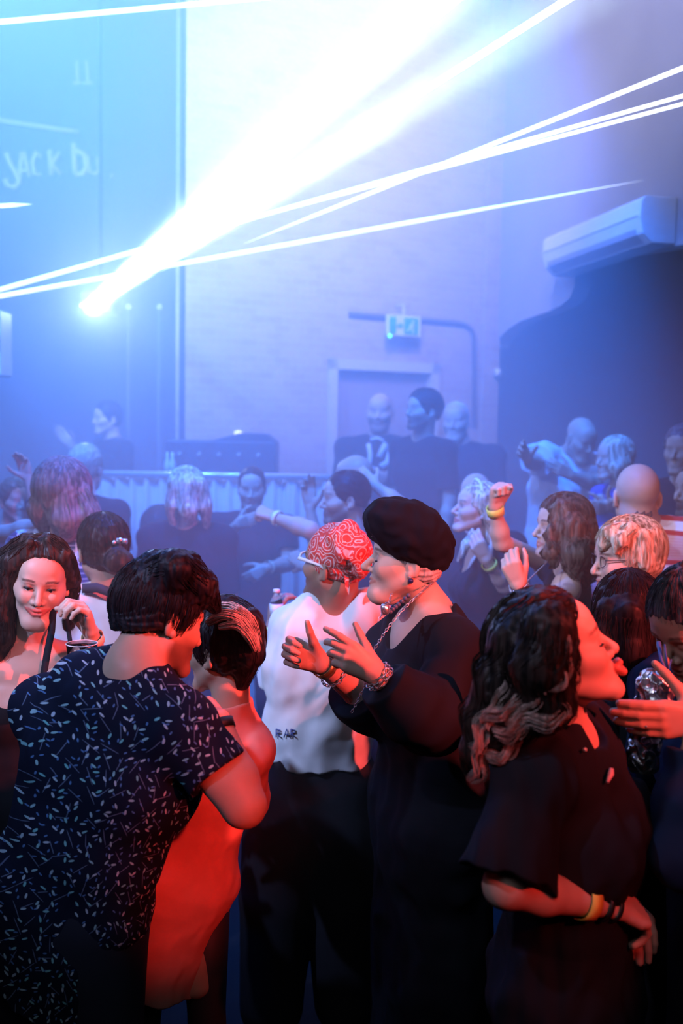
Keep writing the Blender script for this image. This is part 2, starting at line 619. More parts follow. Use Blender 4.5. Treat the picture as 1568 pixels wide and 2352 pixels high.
for a, b, z0, z1 in ((dl, dl + bd * 0.07, 0.45, ztop), (dr - bd * 0.07, dr, 0.45, ztop), (dl, dr, ztop - 0.075, ztop)):
    a2 = V(a[0], a[1], 0) + bnrm * 0.03; b2 = V(b[0], b[1], 0) + bnrm * 0.03
    tr.prism([a2 + V(0, 0, z0), b2 + V(0, 0, z0), b2 + V(0, 0, z1), a2 + V(0, 0, z1)], -bnrm * 0.16)
struct(tr.build('trim_1', M_TRIM))
dm = MB()
a2 = V(dl[0], dl[1], 0) + bd * 0.07 - bnrm * 0.06; b2 = V(dr[0], dr[1], 0) - bd * 0.07 - bnrm * 0.06
dm.prism([a2 + V(0, 0, 0.46), b2 + V(0, 0, 0.46), b2 + V(0, 0, ztop - 0.08), a2 + V(0, 0, ztop - 0.08)], -bnrm * 0.05)
door = struct(dm.build('door_1', mat('dull_door_paint', (0.34, 0.25, 0.25), 0.6)))
# dark moulding that frames the doorway and turns down at a rounded corner
pts = [on_brick(x, y) + bnrm * 0.012 for x, y in ((800, 722), (900, 730), (1040, 742), (1066, 747), (1080, 758), (1086, 775), (1087, 860), (1086, 980))]
struct(MB().tube(pts, 0.02, 8).build('trim_2', mat('dark_moulding', (0.12, 0.08, 0.08), 0.6)))
# brick pier beside the dark alcove
pier = MB(); slab(pier, on_brick(1098, 900)[:2] + 0, B1, 0, CEIL, -0.07)
struct(pier.build('trim_3', M_BRICK))

# right bulkhead with its curved lower edge, above the dark alcove
R0, R1 = V(1.21, 8.1), V(2.62, 1.9)
def on_right(px, py, off=0.0):
    lo, hi = 1.5, 9.0
    for _ in range(40):
        y = (lo + hi) / 2
        p = P(px, py, y)
        lx = R0[0] + (R0[1] - p[1]) * (R1[0] - R0[0]) / (R0[1] - R1[1]) - off
        if p[0] < lx: lo = y
        else: hi = y
    return P(px, py, y)
curve = [(1128, 800), (1145, 778), (1165, 757), (1192, 739), (1225, 727), (1258, 716), (1288, 702), (1308, 684), (1318, 660), (1322, 625), (1322, 600), (1400, 590), (1480, 577), (1568, 562)]
cp = [on_right(x, y) for x, y in curve]
poly = [V(R0[0], R0[1], CEIL), V(R0[0], R0[1], cp[0][2])] + cp + [V(R1[0], R1[1], cp[-1][2]), V(R1[0], R1[1], CEIL)]
rn = nrm(np.cross(V(*(R1 - R0), 0), (0, 0, 1)))
if rn[0] < 0: rn = -rn
struct(MB().prism(poly, rn * 0.12).build('wall_right', M_BULK))
wall_between('wall_alcove_back', (1.1, 9.4), (5.3, 9.4), 0, CEIL, 0.1, M_DARK)
wall_between('wall_alcove_side', (5.2, -1.8), (5.2, 9.4), 0, CEIL, 0.1, M_DARK)
# stage platform
struct(MB().box((2.5, 7.55, 0.22), (5.4, 3.5, 0.44)).build('floor_stage', M_FLOOR))
struct(MB().box((-1.75, 7.5, 0.22), (2.9, 1.3, 0.44)).build('floor_booth', M_FLOOR))

# exit sign
def planar_frame(c, nx):
    """rotation whose columns are right, into the wall, up for something facing -nx"""
    n = nrm(nx)
    return np.stack([np.cross((0, 0, 1), -n) * -1 if False else nrm(np.cross(n, (0, 0, 1))) * -1, -n, V(0, 0, 1)], 1)
es = empty('exit_sign', on_brick(908, 752) + bnrm * 0.12, 'emergency exit sign with a green running figure above the door', 'sign')
es['_org'] = list(es.location)
ec = np.array(es['_org'])
Rs = np.stack([bd, -bnrm, V(0, 0, 1)], 1)
MB().box(ec, (0.29, 0.035, 0.155), Rs).build('housing', mat('white_plastic', (0.75, 0.72, 0.7), 0.4), es, bevel=0.006)
M_GREEN = mat('sign_green', (0.02, 0.42, 0.28), 0.4)
M_WHITE = mat('sign_white', (0.8, 0.85, 0.85), 0.4)
def sp(x, z, y=-0.021): return ec + Rs @ V(x, y, z)
MB().prism([sp(-0.13, -0.06), sp(-0.075, -0.06), sp(-0.075, 0.06), sp(-0.13, 0.06)], bnrm * 0.004).build('sign_panel', M_GREEN, es)
MB().prism([sp(-0.005, -0.06), sp(0.115, -0.06), sp(0.115, 0.06), sp(-0.005, 0.06)], bnrm * 0.004).build('sign_panel', M_GREEN, es)
fig = MB()
for a, b in (((0.062, 0.012), (0.05, -0.012)), ((0.05, -0.012), (0.075, -0.03)), ((0.075, -0.03), (0.07, -0.052)), ((0.05, -0.012), (0.03, -0.035)), ((0.03, -0.035), (0.012, -0.034)), ((0.06, 0.01), (0.036, 0.0)), ((0.062, 0.01), (0.088, -0.004))):
    fig.tube([sp(*a, -0.027), sp(*b, -0.027)], 0.006, 6)
fig.ell(sp(0.068, 0.032, -0.027), 0.010)
fig.build('running_figure', M_WHITE, es, True)
MB().prism([sp(-0.062, -0.01), sp(-0.04, -0.01), sp(-0.04, -0.024), sp(-0.014, 0.0), sp(-0.04, 0.024), sp(-0.04, 0.01), sp(-0.062, 0.01)], bnrm * 0.004).build('arrow', M_GREEN, es)
MB().ell(sp(-0.125, -0.082), 0.013).build('indicator_light', mat('green_led', (0.1, 0.9, 0.4), 0.4, emit=(0.1, 1.0, 0.4), estr=6.0), es, True)
MB().tube([ec + V(0, 0, 0.07), ec + V(0, 0.0, 0.16), ec - bnrm * 0.13 + V(0, 0, 0.16)], 0.006, 6).build('hanger', mat('white_plastic', (0, 0, 0)), es)

# air conditioner on the bulkhead
al = on_right(1318, 515); ar = on_right(1556, 462)
def ac_pt(t, off, z):
    p = al + (ar - al) * t
    return V(p[0], p[1], 0) - rn * off + V(0, 0, z)
ac = empty('air_conditioner', ac_pt(0.5, 0.1, 3.0), 'long white air conditioning unit on the pale wall above the dark alcove', 'air conditioner')
ac['_org'] = list(ac.location)
M_ACW = mat('cream_plastic', (0.85, 0.83, 0.85), 0.35)
prof = [(0.0, 3.02), (0.14, 3.02), (0.20, 3.07), (0.22, 3.16), (0.215, 3.25), (0.19, 3.27), (0.0, 3.27)]
L_ = ac_pt(1, 0, 0) - ac_pt(0, 0, 0)
MB().prism([ac_pt(0, o + 0.001, z) for o, z in prof], L_).build('casing', M_ACW, ac, bevel=0.008)
MB().prism([ac_pt(0.05, o + 0.003, z) for o, z in ((0.12, 3.022), (0.14, 3.022), (0.20, 3.07), (0.21, 3.10), (0.20, 3.10))], L_ * 0.9).build('air_flap', mat('grey_plastic', (0.45, 0.44, 0.48), 0.4), ac)
MB().prism([ac_pt(0.02, o, z) for o, z in ((0.20, 3.13), (0.2245, 3.165), (0.2245, 3.168), (0.2, 3.168))], L_ * 0.96).build('panel_seam', mat('grey_plastic', (0, 0, 0)), ac)

sen = on_brick(1123, 857) + bnrm * 0.12
setp(MB().ell(sen, (0.028, 0.028, 0.035)).box(sen + V(0, 0.03, 0), (0.05, 0.04, 0.06)).build('motion_sensor', mat('white_plastic', (0, 0, 0)), None, True),
     'small white domed sensor fixed on the brick pier by the alcove', 'sensor')

# chalk lettering and faint marks on the painted wall at the upper left
LW0, LW1 = V(-3.3, 7.25), V(-1.3, 8.65)
lwd = nrm(V(*(LW1 - LW0), 0)); lwn = V(lwd[1], -lwd[0], 0)
def on_left(px, py):
    lo, hi = 4.0, 11.0
    for _ in range(40):
        y = (lo + hi) / 2
        p = P(px, py, y)
        ly = LW0[1] + (p[0] - LW0[0]) * (LW1[1] - LW0[1]) / (LW1[0] - LW0[0])
        if p[1] < ly: lo = y
        else: hi = y
    return P(px, py, y)
M_CHALK = mat('cream_sign_paint', (0.55, 0.44, 0.42), 0.7)
sg = empty('wall_sign', on_left(110, 400), 'faint hand-painted white letters under a curved line on the blue wall', 'sign')
sg['_org'] = list(sg.location)
def letters(name, strokes, r):
    mb = MB()
    for s in strokes:
        mb.tube([on_left(*q) + lwn * 0.02 for q in s], r, 6)
    return mb.build(name, M_CHALK, sg, True)
letters('letter', [[(12, 352), (20, 375), (36, 402), (42, 420), (30, 432), (14, 426), (10, 412)]], 0.022)
letters('letter', [[(42, 420), (48, 352), (52, 350), (66, 408)], [(44, 395), (60, 392)]], 0.018)
letters('letter', [[(92, 362), (80, 352), (72, 372), (76, 400), (92, 404)]], 0.018)
letters('letter', [[(112, 346), (116, 404)], [(134, 352), (116, 378), (138, 402)]], 0.02)
letters('letter', [[(166, 330), (170, 402)], [(166, 344), (190, 356), (196, 384), (188, 402), (170, 402)]], 0.022)
letters('letter', [[(198, 358), (202, 396), (216, 402), (226, 392), (222, 362)]], 0.016)
letters('letter', [[(252, 404), (256, 406)]], 0.02)
letters('curved_line', [[(-10, 277), (30, 283), (90, 292), (140, 300), (178, 304)]], 0.02)
letters('letter', [[(174, 142), (176, 190)], [(166, 192), (186, 192)]], 0.014)
letters('letter', [[(196, 142), (200, 190)], [(190, 192), (210, 192)]], 0.014)

# white loudspeaker at the far left
sk = empty('loudspeaker', P(-28, 880, 5.6), 'white wall loudspeaker cut by the edge of the view at the far left', 'loudspeaker')
sk['_org'] = list(sk.location)
MB().box(P(-30, 790, 5.6), (0.22, 0.2, 0.36)).build('cabinet', mat('white_plastic', (0, 0, 0)), sk, bevel=0.012)
MB().lathe(P(-30, 775, 5.49), (0, -1, 0), [(0, 0.07), (0.012, 0.07), (0.012, 0.055), (0.0, 0.03), (0.004, 0.01)]).build('speaker_cone', mat('dark_cone', (0.05, 0.05, 0.05), 0.5), sk, True)
MB().tube([P(-30, 790, 5.7), P(-60, 790, 5.9), V(-3.4, 5.9, 2.4)], 0.02, 8).build('wall_bracket', mat('dark_cone', (0, 0, 0)), sk)

# DJ booth
bx0, bx1, BY = -1.62, 0.05, 6.42
rz = P(500, 1090, BY)[2]
bo = empty('dj_booth', (-0.95, BY, 0), 'pleated pale booth front with a shiny rail along its top', 'dj booth')
bo['_org'] = list(bo.location)
vs_, fs_ = [], []
nx = 360
for i in range(nx + 1):
    x = bx0 + (bx1 - bx0) * i / nx
    w = 0.028 * math.sin(x * 62 + 1.2 * math.sin(x * 9)) + 0.01 * math.sin(x * 131)
    for z in (0.0, 0.5, 1.1, rz - 0.03):
        vs_.append((x, BY + w * (1.0 - 0.4 * z / rz), z))
for i in range(nx):
    for k in range(3):
        a = i * 4 + k
        fs_.append((a, a + 4, a + 5, a + 1))
for o_ in range(nx + 1):
    x = bx0 + (bx1 - bx0) * o_ / nx
    for z in (0.0, rz - 0.03):
        vs_.append((x, BY + 0.07, z))
b0 = (nx + 1) * 4
for i in range(nx):
    fs_.append((b0 + 2 * i + 1, i * 4 + 3, i * 4 + 7, b0 + 2 * i + 3))
    fs_.append((b0 + 2 * i, b0 + 2 * i + 1, b0 + 2 * i + 3, b0 + 2 * i + 2))
mesh_obj('draped_front', vs_, fs_, mat('pale_drape', (0.50, 0.42, 0.38), 0.8, nscale=8), bo, True)
MB().tube([(bx0 - 0.02, BY - 0.03, rz), (bx1 + 0.02, BY - 0.03, rz)], 0.016, 12).build('rail', mat('polished_rail', (0.9, 0.9, 0.92), 0.25, 0.6), bo, True)
MB().box(((bx0 + bx1) / 2, BY + 0.36, rz - 0.045), (bx1 - bx0, 0.62, 0.04)).build('table_top', M_DARK, bo)
for x in (bx0 + 0.05, bx1 - 0.05):
    MB().box((x, BY + 0.6, 0.22 + (rz - 0.065) / 2), (0.05, 0.05, rz - 0.065 - 0.44)).build('leg', M_DARK, bo)
# equipment on the booth
cs = empty('equipment_case', P(510, 1085, 6.75), 'dark open equipment case of music gear on the booth top', 'equipment case')
cs['_org'] = list(cs.location)
zt = rz - 0.024
c0 = P(388, 1040, 6.75)[0]; c1 = P(636, 1040, 6.75)[0]
zc = P(500, 1012, 6.75)[2]
M_CASE = mat('case_black', (0.02, 0.025, 0.035), 0.5)
MB().box(((c0 + c1) / 2, 6.78, (zt + zc) / 2), (c1 - c0, 0.4, zc - zt)).build('case_body', M_CASE, cs, bevel=0.01)
MB().prism([(c0 + 0.3, 6.6, zc), (c0 + 0.5, 6.6, zc + 0.055), (c1 - 0.06, 6.6, zc + 0.05), (c1, 6.6, zc + 0.0)], (0, 0.3, 0)).build('case_lid', M_CASE, cs)
lampc = P(547, 995, 6.7)
MB().ell(lampc, (0.03, 0.02, 0.02)).build('console_lamp', mat('warm_lamp', (0.9, 0.8, 0.6), 0.4, emit=(1, 0.8, 0.55), estr=1.2), cs, True)
MB().tube([(lampc[0], lampc[1], zc), lampc], 0.006, 6).build('lamp_stem', M_CASE, cs)
for k in range(5):
    MB().lathe((c0 + 0.1 + k * 0.13, 6.577, (zt + zc) / 2 + 0.03), (0, -1, 0), [(0, 0.014), (0.02, 0.012)], 10).build('knob', mat('knob_grey', (0.3, 0.32, 0.35), 0.4), cs, True)
for i, (x, y, r) in enumerate(((396, 1040, 0.022), (384, 1068, 0.018))):
    c = P(x, y, 6.55)
    setp(MB().lathe((c[0], c[1], zt), (0, 0, 1), [(0, r), (0.09, r), (0.12, r * 0.45), (0.16, r * 0.4)], 12).build('bottle', mat('clear_bottle', (0.5, 0.6, 0.65), 0.2), None, True),
         ['small pale bottle on the booth top beside the equipment case', 'shorter pale bottle at the rear corner of the booth top'][i], 'bottle', 'bottles on the booth')

# laser projector on a stand, with its two pole uprights
lp = empty('laser_projector', LASER + V(0, 0.2, -0.1), 'blinding laser projector shining from a stand behind the booth', 'laser projector')
lp['_org'] = list(lp.location)
MB().box(LASER + V(0, 0.2, 0), (0.22, 0.28, 0.14)).build('housing', M_CASE, lp, bevel=0.01)
MB().ell(LASER + V(0.0, 0.02, 0), (0.045, 0.03, 0.045)).build('lens', mat('laser_lens', (1, 1, 1), 0.3, emit=(0.8, 0.92, 1.0), estr=60.0), lp, True)
MB().ell(LASER + V(-0.1, 0.05, -0.025), 0.009).build('status_light', mat('pink_led', (1, 0.5, 0.5), 0.4, emit=(1.0, 0.45, 0.45), estr=6.0), lp, True)
MB().tube([LASER + V(0, 0.2, 0.07), V(LASER[0], LASER[1] + 0.2, CEIL - 0.01)], 0.014, 8).build('pole', M_DARK, lp)
for x, lab in ((295, 'thin metal pole with a small bright tip behind the booth'), (366, 'thin metal pole nearest the brick wall behind the booth')):
    t = P(x, 705, 7.8)
    s_ = empty('light_stand', (t[0], t[1], 0.44), lab, 'light stand', 'stands behind the booth'); s_['_org'] = list(s_.location)
    MB().tube([(t[0], t[1], 0.44), t], 0.014, 8).build('pole', mat('pole_metal', (0.25, 0.27, 0.3), 0.5, 0.5), s_)
    MB().ell(t, 0.022).build('tip', mat('pole_tip', (0.9, 0.85, 0.8), 0.3, emit=(0.8, 0.8, 0.9), estr=0.6), s_, True)
    MB().lathe((t[0], t[1], 0.441), (0, 0, 1), [(0, 0.10), (0.015, 0.10), (0.03, 0.03), (0.05, 0.02)], 16).build('foot', mat('pole_metal', (0.25, 0.27, 0.3), 0.5, 0.5), s_)

# haze from the smoke machine: thin towards the camera, thicker towards the stage
def haze(y0, y1, dens, label):
    q = bpy.data.materials.new('haze'); q.use_nodes = True
    q.node_tree.nodes.clear()
    out = q.node_tree.nodes.new('ShaderNodeOutputMaterial')
    sc = q.node_tree.nodes.new('ShaderNodeVolumeScatter')
    sc.inputs['Color'].default_value = (1, 1, 1, 1)
    sc.inputs['Density'].default_value = dens
    sc.inputs['Anisotropy'].default_value = 0.1
    q.node_tree.links.new(sc.outputs[0], out.inputs['Volume'])
    o = MB().box((0.6, (y0 + y1) / 2, (0.75 + 5.595) / 2), (9.0, y1 - y0 - 0.002, 5.595 - 0.75)).build('haze', q)
    setp(o, label, 'haze', 'banks of stage haze', 'stuff')
    return o
haze(2.35, 3.1, 0.06, 'thin haze drifting over the nearest dancers')
haze(3.1, 4.0, 0.15, 'blue haze hanging over the middle of the dance floor')
haze(4.0, 9.38, 0.25, 'thick blue haze before the booth and brick wall')

# laser beams: shafts of lit haze
M_BEAM = mat('laser_light', (1, 1, 1), 0.5, emit=(0.86, 0.94, 1.0), estr=2.2)
M_BEAM2 = mat('broad_laser_light', (1, 1, 1), 0.5, emit=(0.75, 0.9, 1.0), estr=5.0)
def beam(label, a, b, r0, r1, m=M_BEAM, taper=0.0):
    a = V(*a); b = V(*b)
    n = 14
    pts = [a + (b - a) * i / n for i in range(n + 1)]
    rr = [r0 + (r1 - r0) * i / n for i in range(n + 1)]
    if taper:
        rr = [r * max(0.03, min(1.0, (n - i) / (n * taper))) for i, r in enumerate(rr)]
    o = MB().tube(pts, rr, 10).build('laser_beam', m, None, True)
    o.visible_shadow = True
    return setp(o, label, 'laser beam', 'laser beams')
beam('broadest white beam, steepest of the two leaving the projector', LASER, P(1064, -20, 3.6), 0.014, 0.02, M_BEAM2)
beam('second broad white beam leaving the projector at a flatter angle', LASER, P(1332, -20, 3.6), 0.012, 0.013, M_BEAM2)
beam('white laser line crossing the top left corner', P(-30, 53, 4.2), P(620, -6, 4.6), 0.010, 0.009)
beam('laser line running from the left edge to the right edge above the twin line', P(-20, 671, 5.6), P(1600, 211, 3.4), 0.012, 0.0065)
beam('lower of the twin laser lines reaching the right edge', P(430, 540, 5.0), P(1600, 230, 3.5), 0.007, 0.0065)
beam('lowest laser line, fading out above the air conditioner', P(-20, 684, 5.2), P(1478, 414, 5.4), 0.011, 0.010, M_BEAM, 0.35)
beam('steep thin laser line that starts mid-air and crosses the twin line', P(1600, 143, 3.3), P(560, 560, 5.2), 0.008, 0.008, M_BEAM, 0.25)
beam('short stub of laser light at the left edge under the lettering', P(-20, 474, 4.6), P(74, 469, 4.8), 0.009, 0.009, M_BEAM, 0.5)
# ---------------------------------------------------------------- people
SK_PALE = (0.62, 0.40, 0.31)
SK_MID = (0.50, 0.31, 0.22)
SK_TAN = (0.36, 0.20, 0.13)
def skin(name, c):
    return mat('skin_' + name, c, 0.5, spec=0.4, var=0.06, nscale=60, attr=True)
SKIN = {'pale': skin('pale', SK_PALE), 'mid': skin('mid', SK_MID), 'tan': skin('tan', SK_TAN)}

def basis(yaw, pitch=0.0, roll=0.0):
    """columns: person's left, facing direction, up. yaw 0 looks at the camera, 90 towards +x, pitch up positive"""
    a, b, r = map(math.radians, (yaw, pitch, roll))
    f = V(math.sin(a) * math.cos(b), -math.cos(a) * math.cos(b), math.sin(b))
    l = V(math.cos(a), math.sin(a), 0)
    u = np.cross(l, f)
    if u[2] < 0: u = -u
    l2 = l * math.cos(r) + u * math.sin(r)
    u2 = -l * math.sin(r) + u * math.cos(r)
    return np.stack([l2, f, u2], 1)

class Head:
    """right-handed local frame: x = person's left, y = face, z = up (x negated so that the frame mirrors harmlessly)"""
    def __init__(self, c, R, s=1.0):
        self.c, self.R, self.s = V(*c), R, s
    def __call__(self, x, y, z):
        return self.c + self.R @ (V(x, y, z) * self.s)
    def loc(self, p):
        return ((p - self.c) @ self.R) / self.s
    def ell(self, c, r):
        return Ell(self(*c), V(*r) * self.s, self.R)
    def cap(self, a, b, ra, rb=None):
        return Cap(self(*a), self(*b), ra * self.s, (ra if rb is None else rb) * self.s)

def head_ops(H, face, lod=False):
    o = []
    f = face or {}
    jw = f.get('jaw', 1.0); fat = f.get('fat', 0.003)
    U = lambda p, k: o.append(('u', p, k * H.s))
    U(H.ell((0, -0.014, 0.035), (0.075, 0.094, 0.086)), 0)
    U(H.ell((0, 0.030, -0.028), (0.058 * jw + fat, 0.058, 0.078)), 0.03)
    U(H.ell((0, 0.058, 0.045), (0.052, 0.034, 0.042)), 0.03)
    for s in (-1, 1):
        U(H.cap((s * 0.050 * jw, 0.004, -0.050), (s * 0.020, 0.070, -0.098), 0.017 + fat, 0.016), 0.02)
        U(H.cap((s * 0.036, 0.066, -0.024), (s * 0.052, 0.040, -0.014), 0.020 + fat * 0.6, 0.018), 0.025)
    U(H.cap((-0.010, 0.080, -0.100), (0.010, 0.080, -0.100), 0.0165), 0.022)
    if fat > 0.004: U(H.ell((0, 0.05, -0.108), (0.04, 0.04, 0.024)), 0.03)
    U(H.cap((-0.034, 0.078, 0.022), (0.034, 0.078, 0.022), 0.0115), 0.016)
    # eye sockets
    for s in (-1, 1):
        o.append(('s', H.ell((s * 0.031, 0.100 if lod else 0.098, 0.002), (0.019, 0.0095 if lod else 0.014, 0.010 if lod else 0.012)), 0.012 * H.s))
    # muzzle
    U(H.ell((0, 0.072, -0.062), (0.026, 0.024, 0.024)), 0.02)
    # nose
    nl = f.get('nose', 1.0)
    U(H.cap((0, 0.086, 0.010), (0, 0.086 + 0.025 * nl, -0.028), 0.0075, 0.0095), 0.010)
    U(H.cap((0, 0.100, -0.034), (0, 0.084 + 0.026 * nl, -0.033), 0.0075, 0.0085), 0.006)
    for s in (-1, 1):
        U(H.ell((s * 0.0135, 0.094, -0.0355), (0.0075, 0.010, 0.0075)), 0.006)
    # eyes: lids
    for s in (-1, 1):
        if f.get('eyes', 'closed') == 'open':
            U(H.cap((s * 0.018, 0.0815, 0.0075), (s * 0.044, 0.0755, 0.0068), 0.0055), 0.006)
            U(H.cap((s * 0.031, 0.0850, 0.0090), (s * 0.033, 0.0850, 0.0090), 0.0050), 0.006)
            U(H.cap((s * 0.020, 0.0805, -0.0080), (s * 0.042, 0.0765, -0.0070), 0.0048), 0.006)
        else:
            U(H.ell((s * 0.031, 0.074, 0.001), (0.0155, 0.0145, 0.0125)), 0.004)
    # mouth
    sm = f.get('smile', 0.0); pu = f.get('pout', 0.0)
    w = 0.024 + 0.006 * sm - 0.010 * pu
    y0 = 0.0945 + 0.012 * pu
    up = [(-w, y0 - 0.012, -0.062 + 0.007 * sm), (-0.010 + 0.003 * pu, y0, -0.058), (0, y0 + 0.001, -0.0595), (0.010 - 0.003 * pu, y0, -0.058), (w, y0 - 0.012, -0.062 + 0.007 * sm)]
    gap = f.get('gap', 0.0)
    lo_ = [(-w, y0 - 0.012, -0.063 + 0.007 * sm), (-0.009, y0 - 0.001, -0.0715 - gap), (0.009, y0 - 0.001, -0.0715 - gap), (w, y0 - 0.012, -0.063 + 0.007 * sm)]
    lips = []
    ru = 0.0040 + 0.0024 * pu; rl = 0.0052 + 0.0028 * pu
    for a, b in zip(up[:-1], up[1:]): lips.append(H.cap(a, b, ru))
    for a, b in zip(lo_[:-1], lo_[1:]): lips.append(H.cap(a, b, rl))
    if lod: pass
    elif gap: o.append(('s', H.ell((0, y0 - 0.002, -0.065 - gap * 0.4), (w * 0.8, 0.012, 0.002 + gap * 0.5)), 0.003 * H.s))
    else: o.append(('s', H.ell((0, y0 + 0.002, -0.0648), (w * 0.9, 0.008, 0.0022)), 0.003 * H.s))
    for l in lips: o.append(('u', l, 0.0022 * H.s))
    # ears
    for s in (-1, 1):
        Re = H.R @ np.array(Matrix.Rotation(math.radians(-14), 3, 'X')) @ np.array(Matrix.Rotation(math.radians(s * 24), 3, 'Z'))
        ear = [('u', Ell(H(s * 0.077, -0.010, -0.006), V(0.0085, 0.019, 0.033) * H.s, Re), 0),
               ('s', Ell(H(s * 0.088, -0.004, -0.002), V(0.009, 0.012, 0.021) * H.s, Re), 0.004 * H.s),
               ('u', Ell(H(s * 0.078, -0.003, -0.031), V(0.006, 0.009, 0.010) * H.s, Re), 0.004 * H.s)]
        o.append(('g', ear, 0.005 * H.s))
    return o, lips

def hand_ops(w, D, N, side, curl=(0.3, 0.3, 0.35, 0.4), thumb=(0.8, 0.4), s=1.0, spread=0.10, fat=1.0):
    """w wrist point, D forward, N palm normal, side 'L' or 'R'; curl per finger (index first) 0 straight..1 fist"""
    w = V(*w); D = nrm(D); N = nrm(V(*N) - D * np.dot(V(*N), D))
    S = np.cross(D, N) if side == 'R' else np.cross(N, D)
    o = []
    offs = (0.027, 0.009, -0.009, -0.026)
    lens = ((0.039, 0.023, 0.018), (0.043, 0.026, 0.019), (0.040, 0.025, 0.018), (0.031, 0.019, 0.016))
    kl = (0.088, 0.091, 0.087, 0.079)
    tips = []
    for i in range(4):
        k = w + s * (D * kl[i] + S * offs[i])
        b = w + s * (D * 0.012 + S * offs[i] * 0.55)
        o.append(('u', Cap(b, k, 0.0145 * s, 0.0105 * s), 0.012 * s))
        o.append(('u', Cap(b + D * 0.03 * s + N * 0.004 * s, k - D * 0.012 * s + N * 0.005 * s, 0.012 * s, 0.009 * s), 0.012 * s))
    # thumb base
    tb = w + s * (D * 0.020 + S * 0.022 + N * 0.008)
    to, tc = thumb
    t1 = nrm(D * (1.0 - 0.55 * to) + S * (0.25 + 0.85 * to) + N * 0.45)
    tk = tb + t1 * 0.044 * s
    o.append(('u', Cap(tb, tk, 0.0155 * s, 0.0115 * s), 0.016 * s))
    t2 = nrm(t1 * (1 - 0.5 * tc) + nrm(N * 0.6 - S * 0.5 + D * 0.5) * tc)
    t3 = nrm(t2 * (1 - 0.4 * tc) + nrm(N * 0.5 - S * 0.8 + D * 0.3) * tc)
    ti = tk + t2 * 0.034 * s
    fing = [('u', Cap(tk, ti, 0.0108 * s, 0.0095 * s), 0), ('u', Cap(ti, ti + t3 * 0.027 * s, 0.0098 * s, 0.0072 * s), 0.003 * s)]
    o.append(('g', fing, 0.006 * s))
    for i in range(4):
        c = curl[i]
        fd = nrm(D + S * (offs[i] / 0.027) * spread)
        p = w + s * (D * kl[i] + S * offs[i])
        ang = 0.0
        fing = []
        r = (0.0100, 0.0092, 0.0084, 0.0070) if i < 3 else (0.0088, 0.0080, 0.0073, 0.0062)
        r = [x * fat for x in r]
        for j, mx in enumerate((82, 100, 62)):
            ang += math.radians(mx * c)
            d = fd * math.cos(ang) + N * math.sin(ang)
            q = p + d * lens[i][j] * s
            fing.append(('u', Cap(p, q, r[j] * s, r[j + 1] * s), 0.002 * s))
            p = q
        tips.append((p, d))
        o.append(('g', fing, 0.0045 * s))
    return o, tips

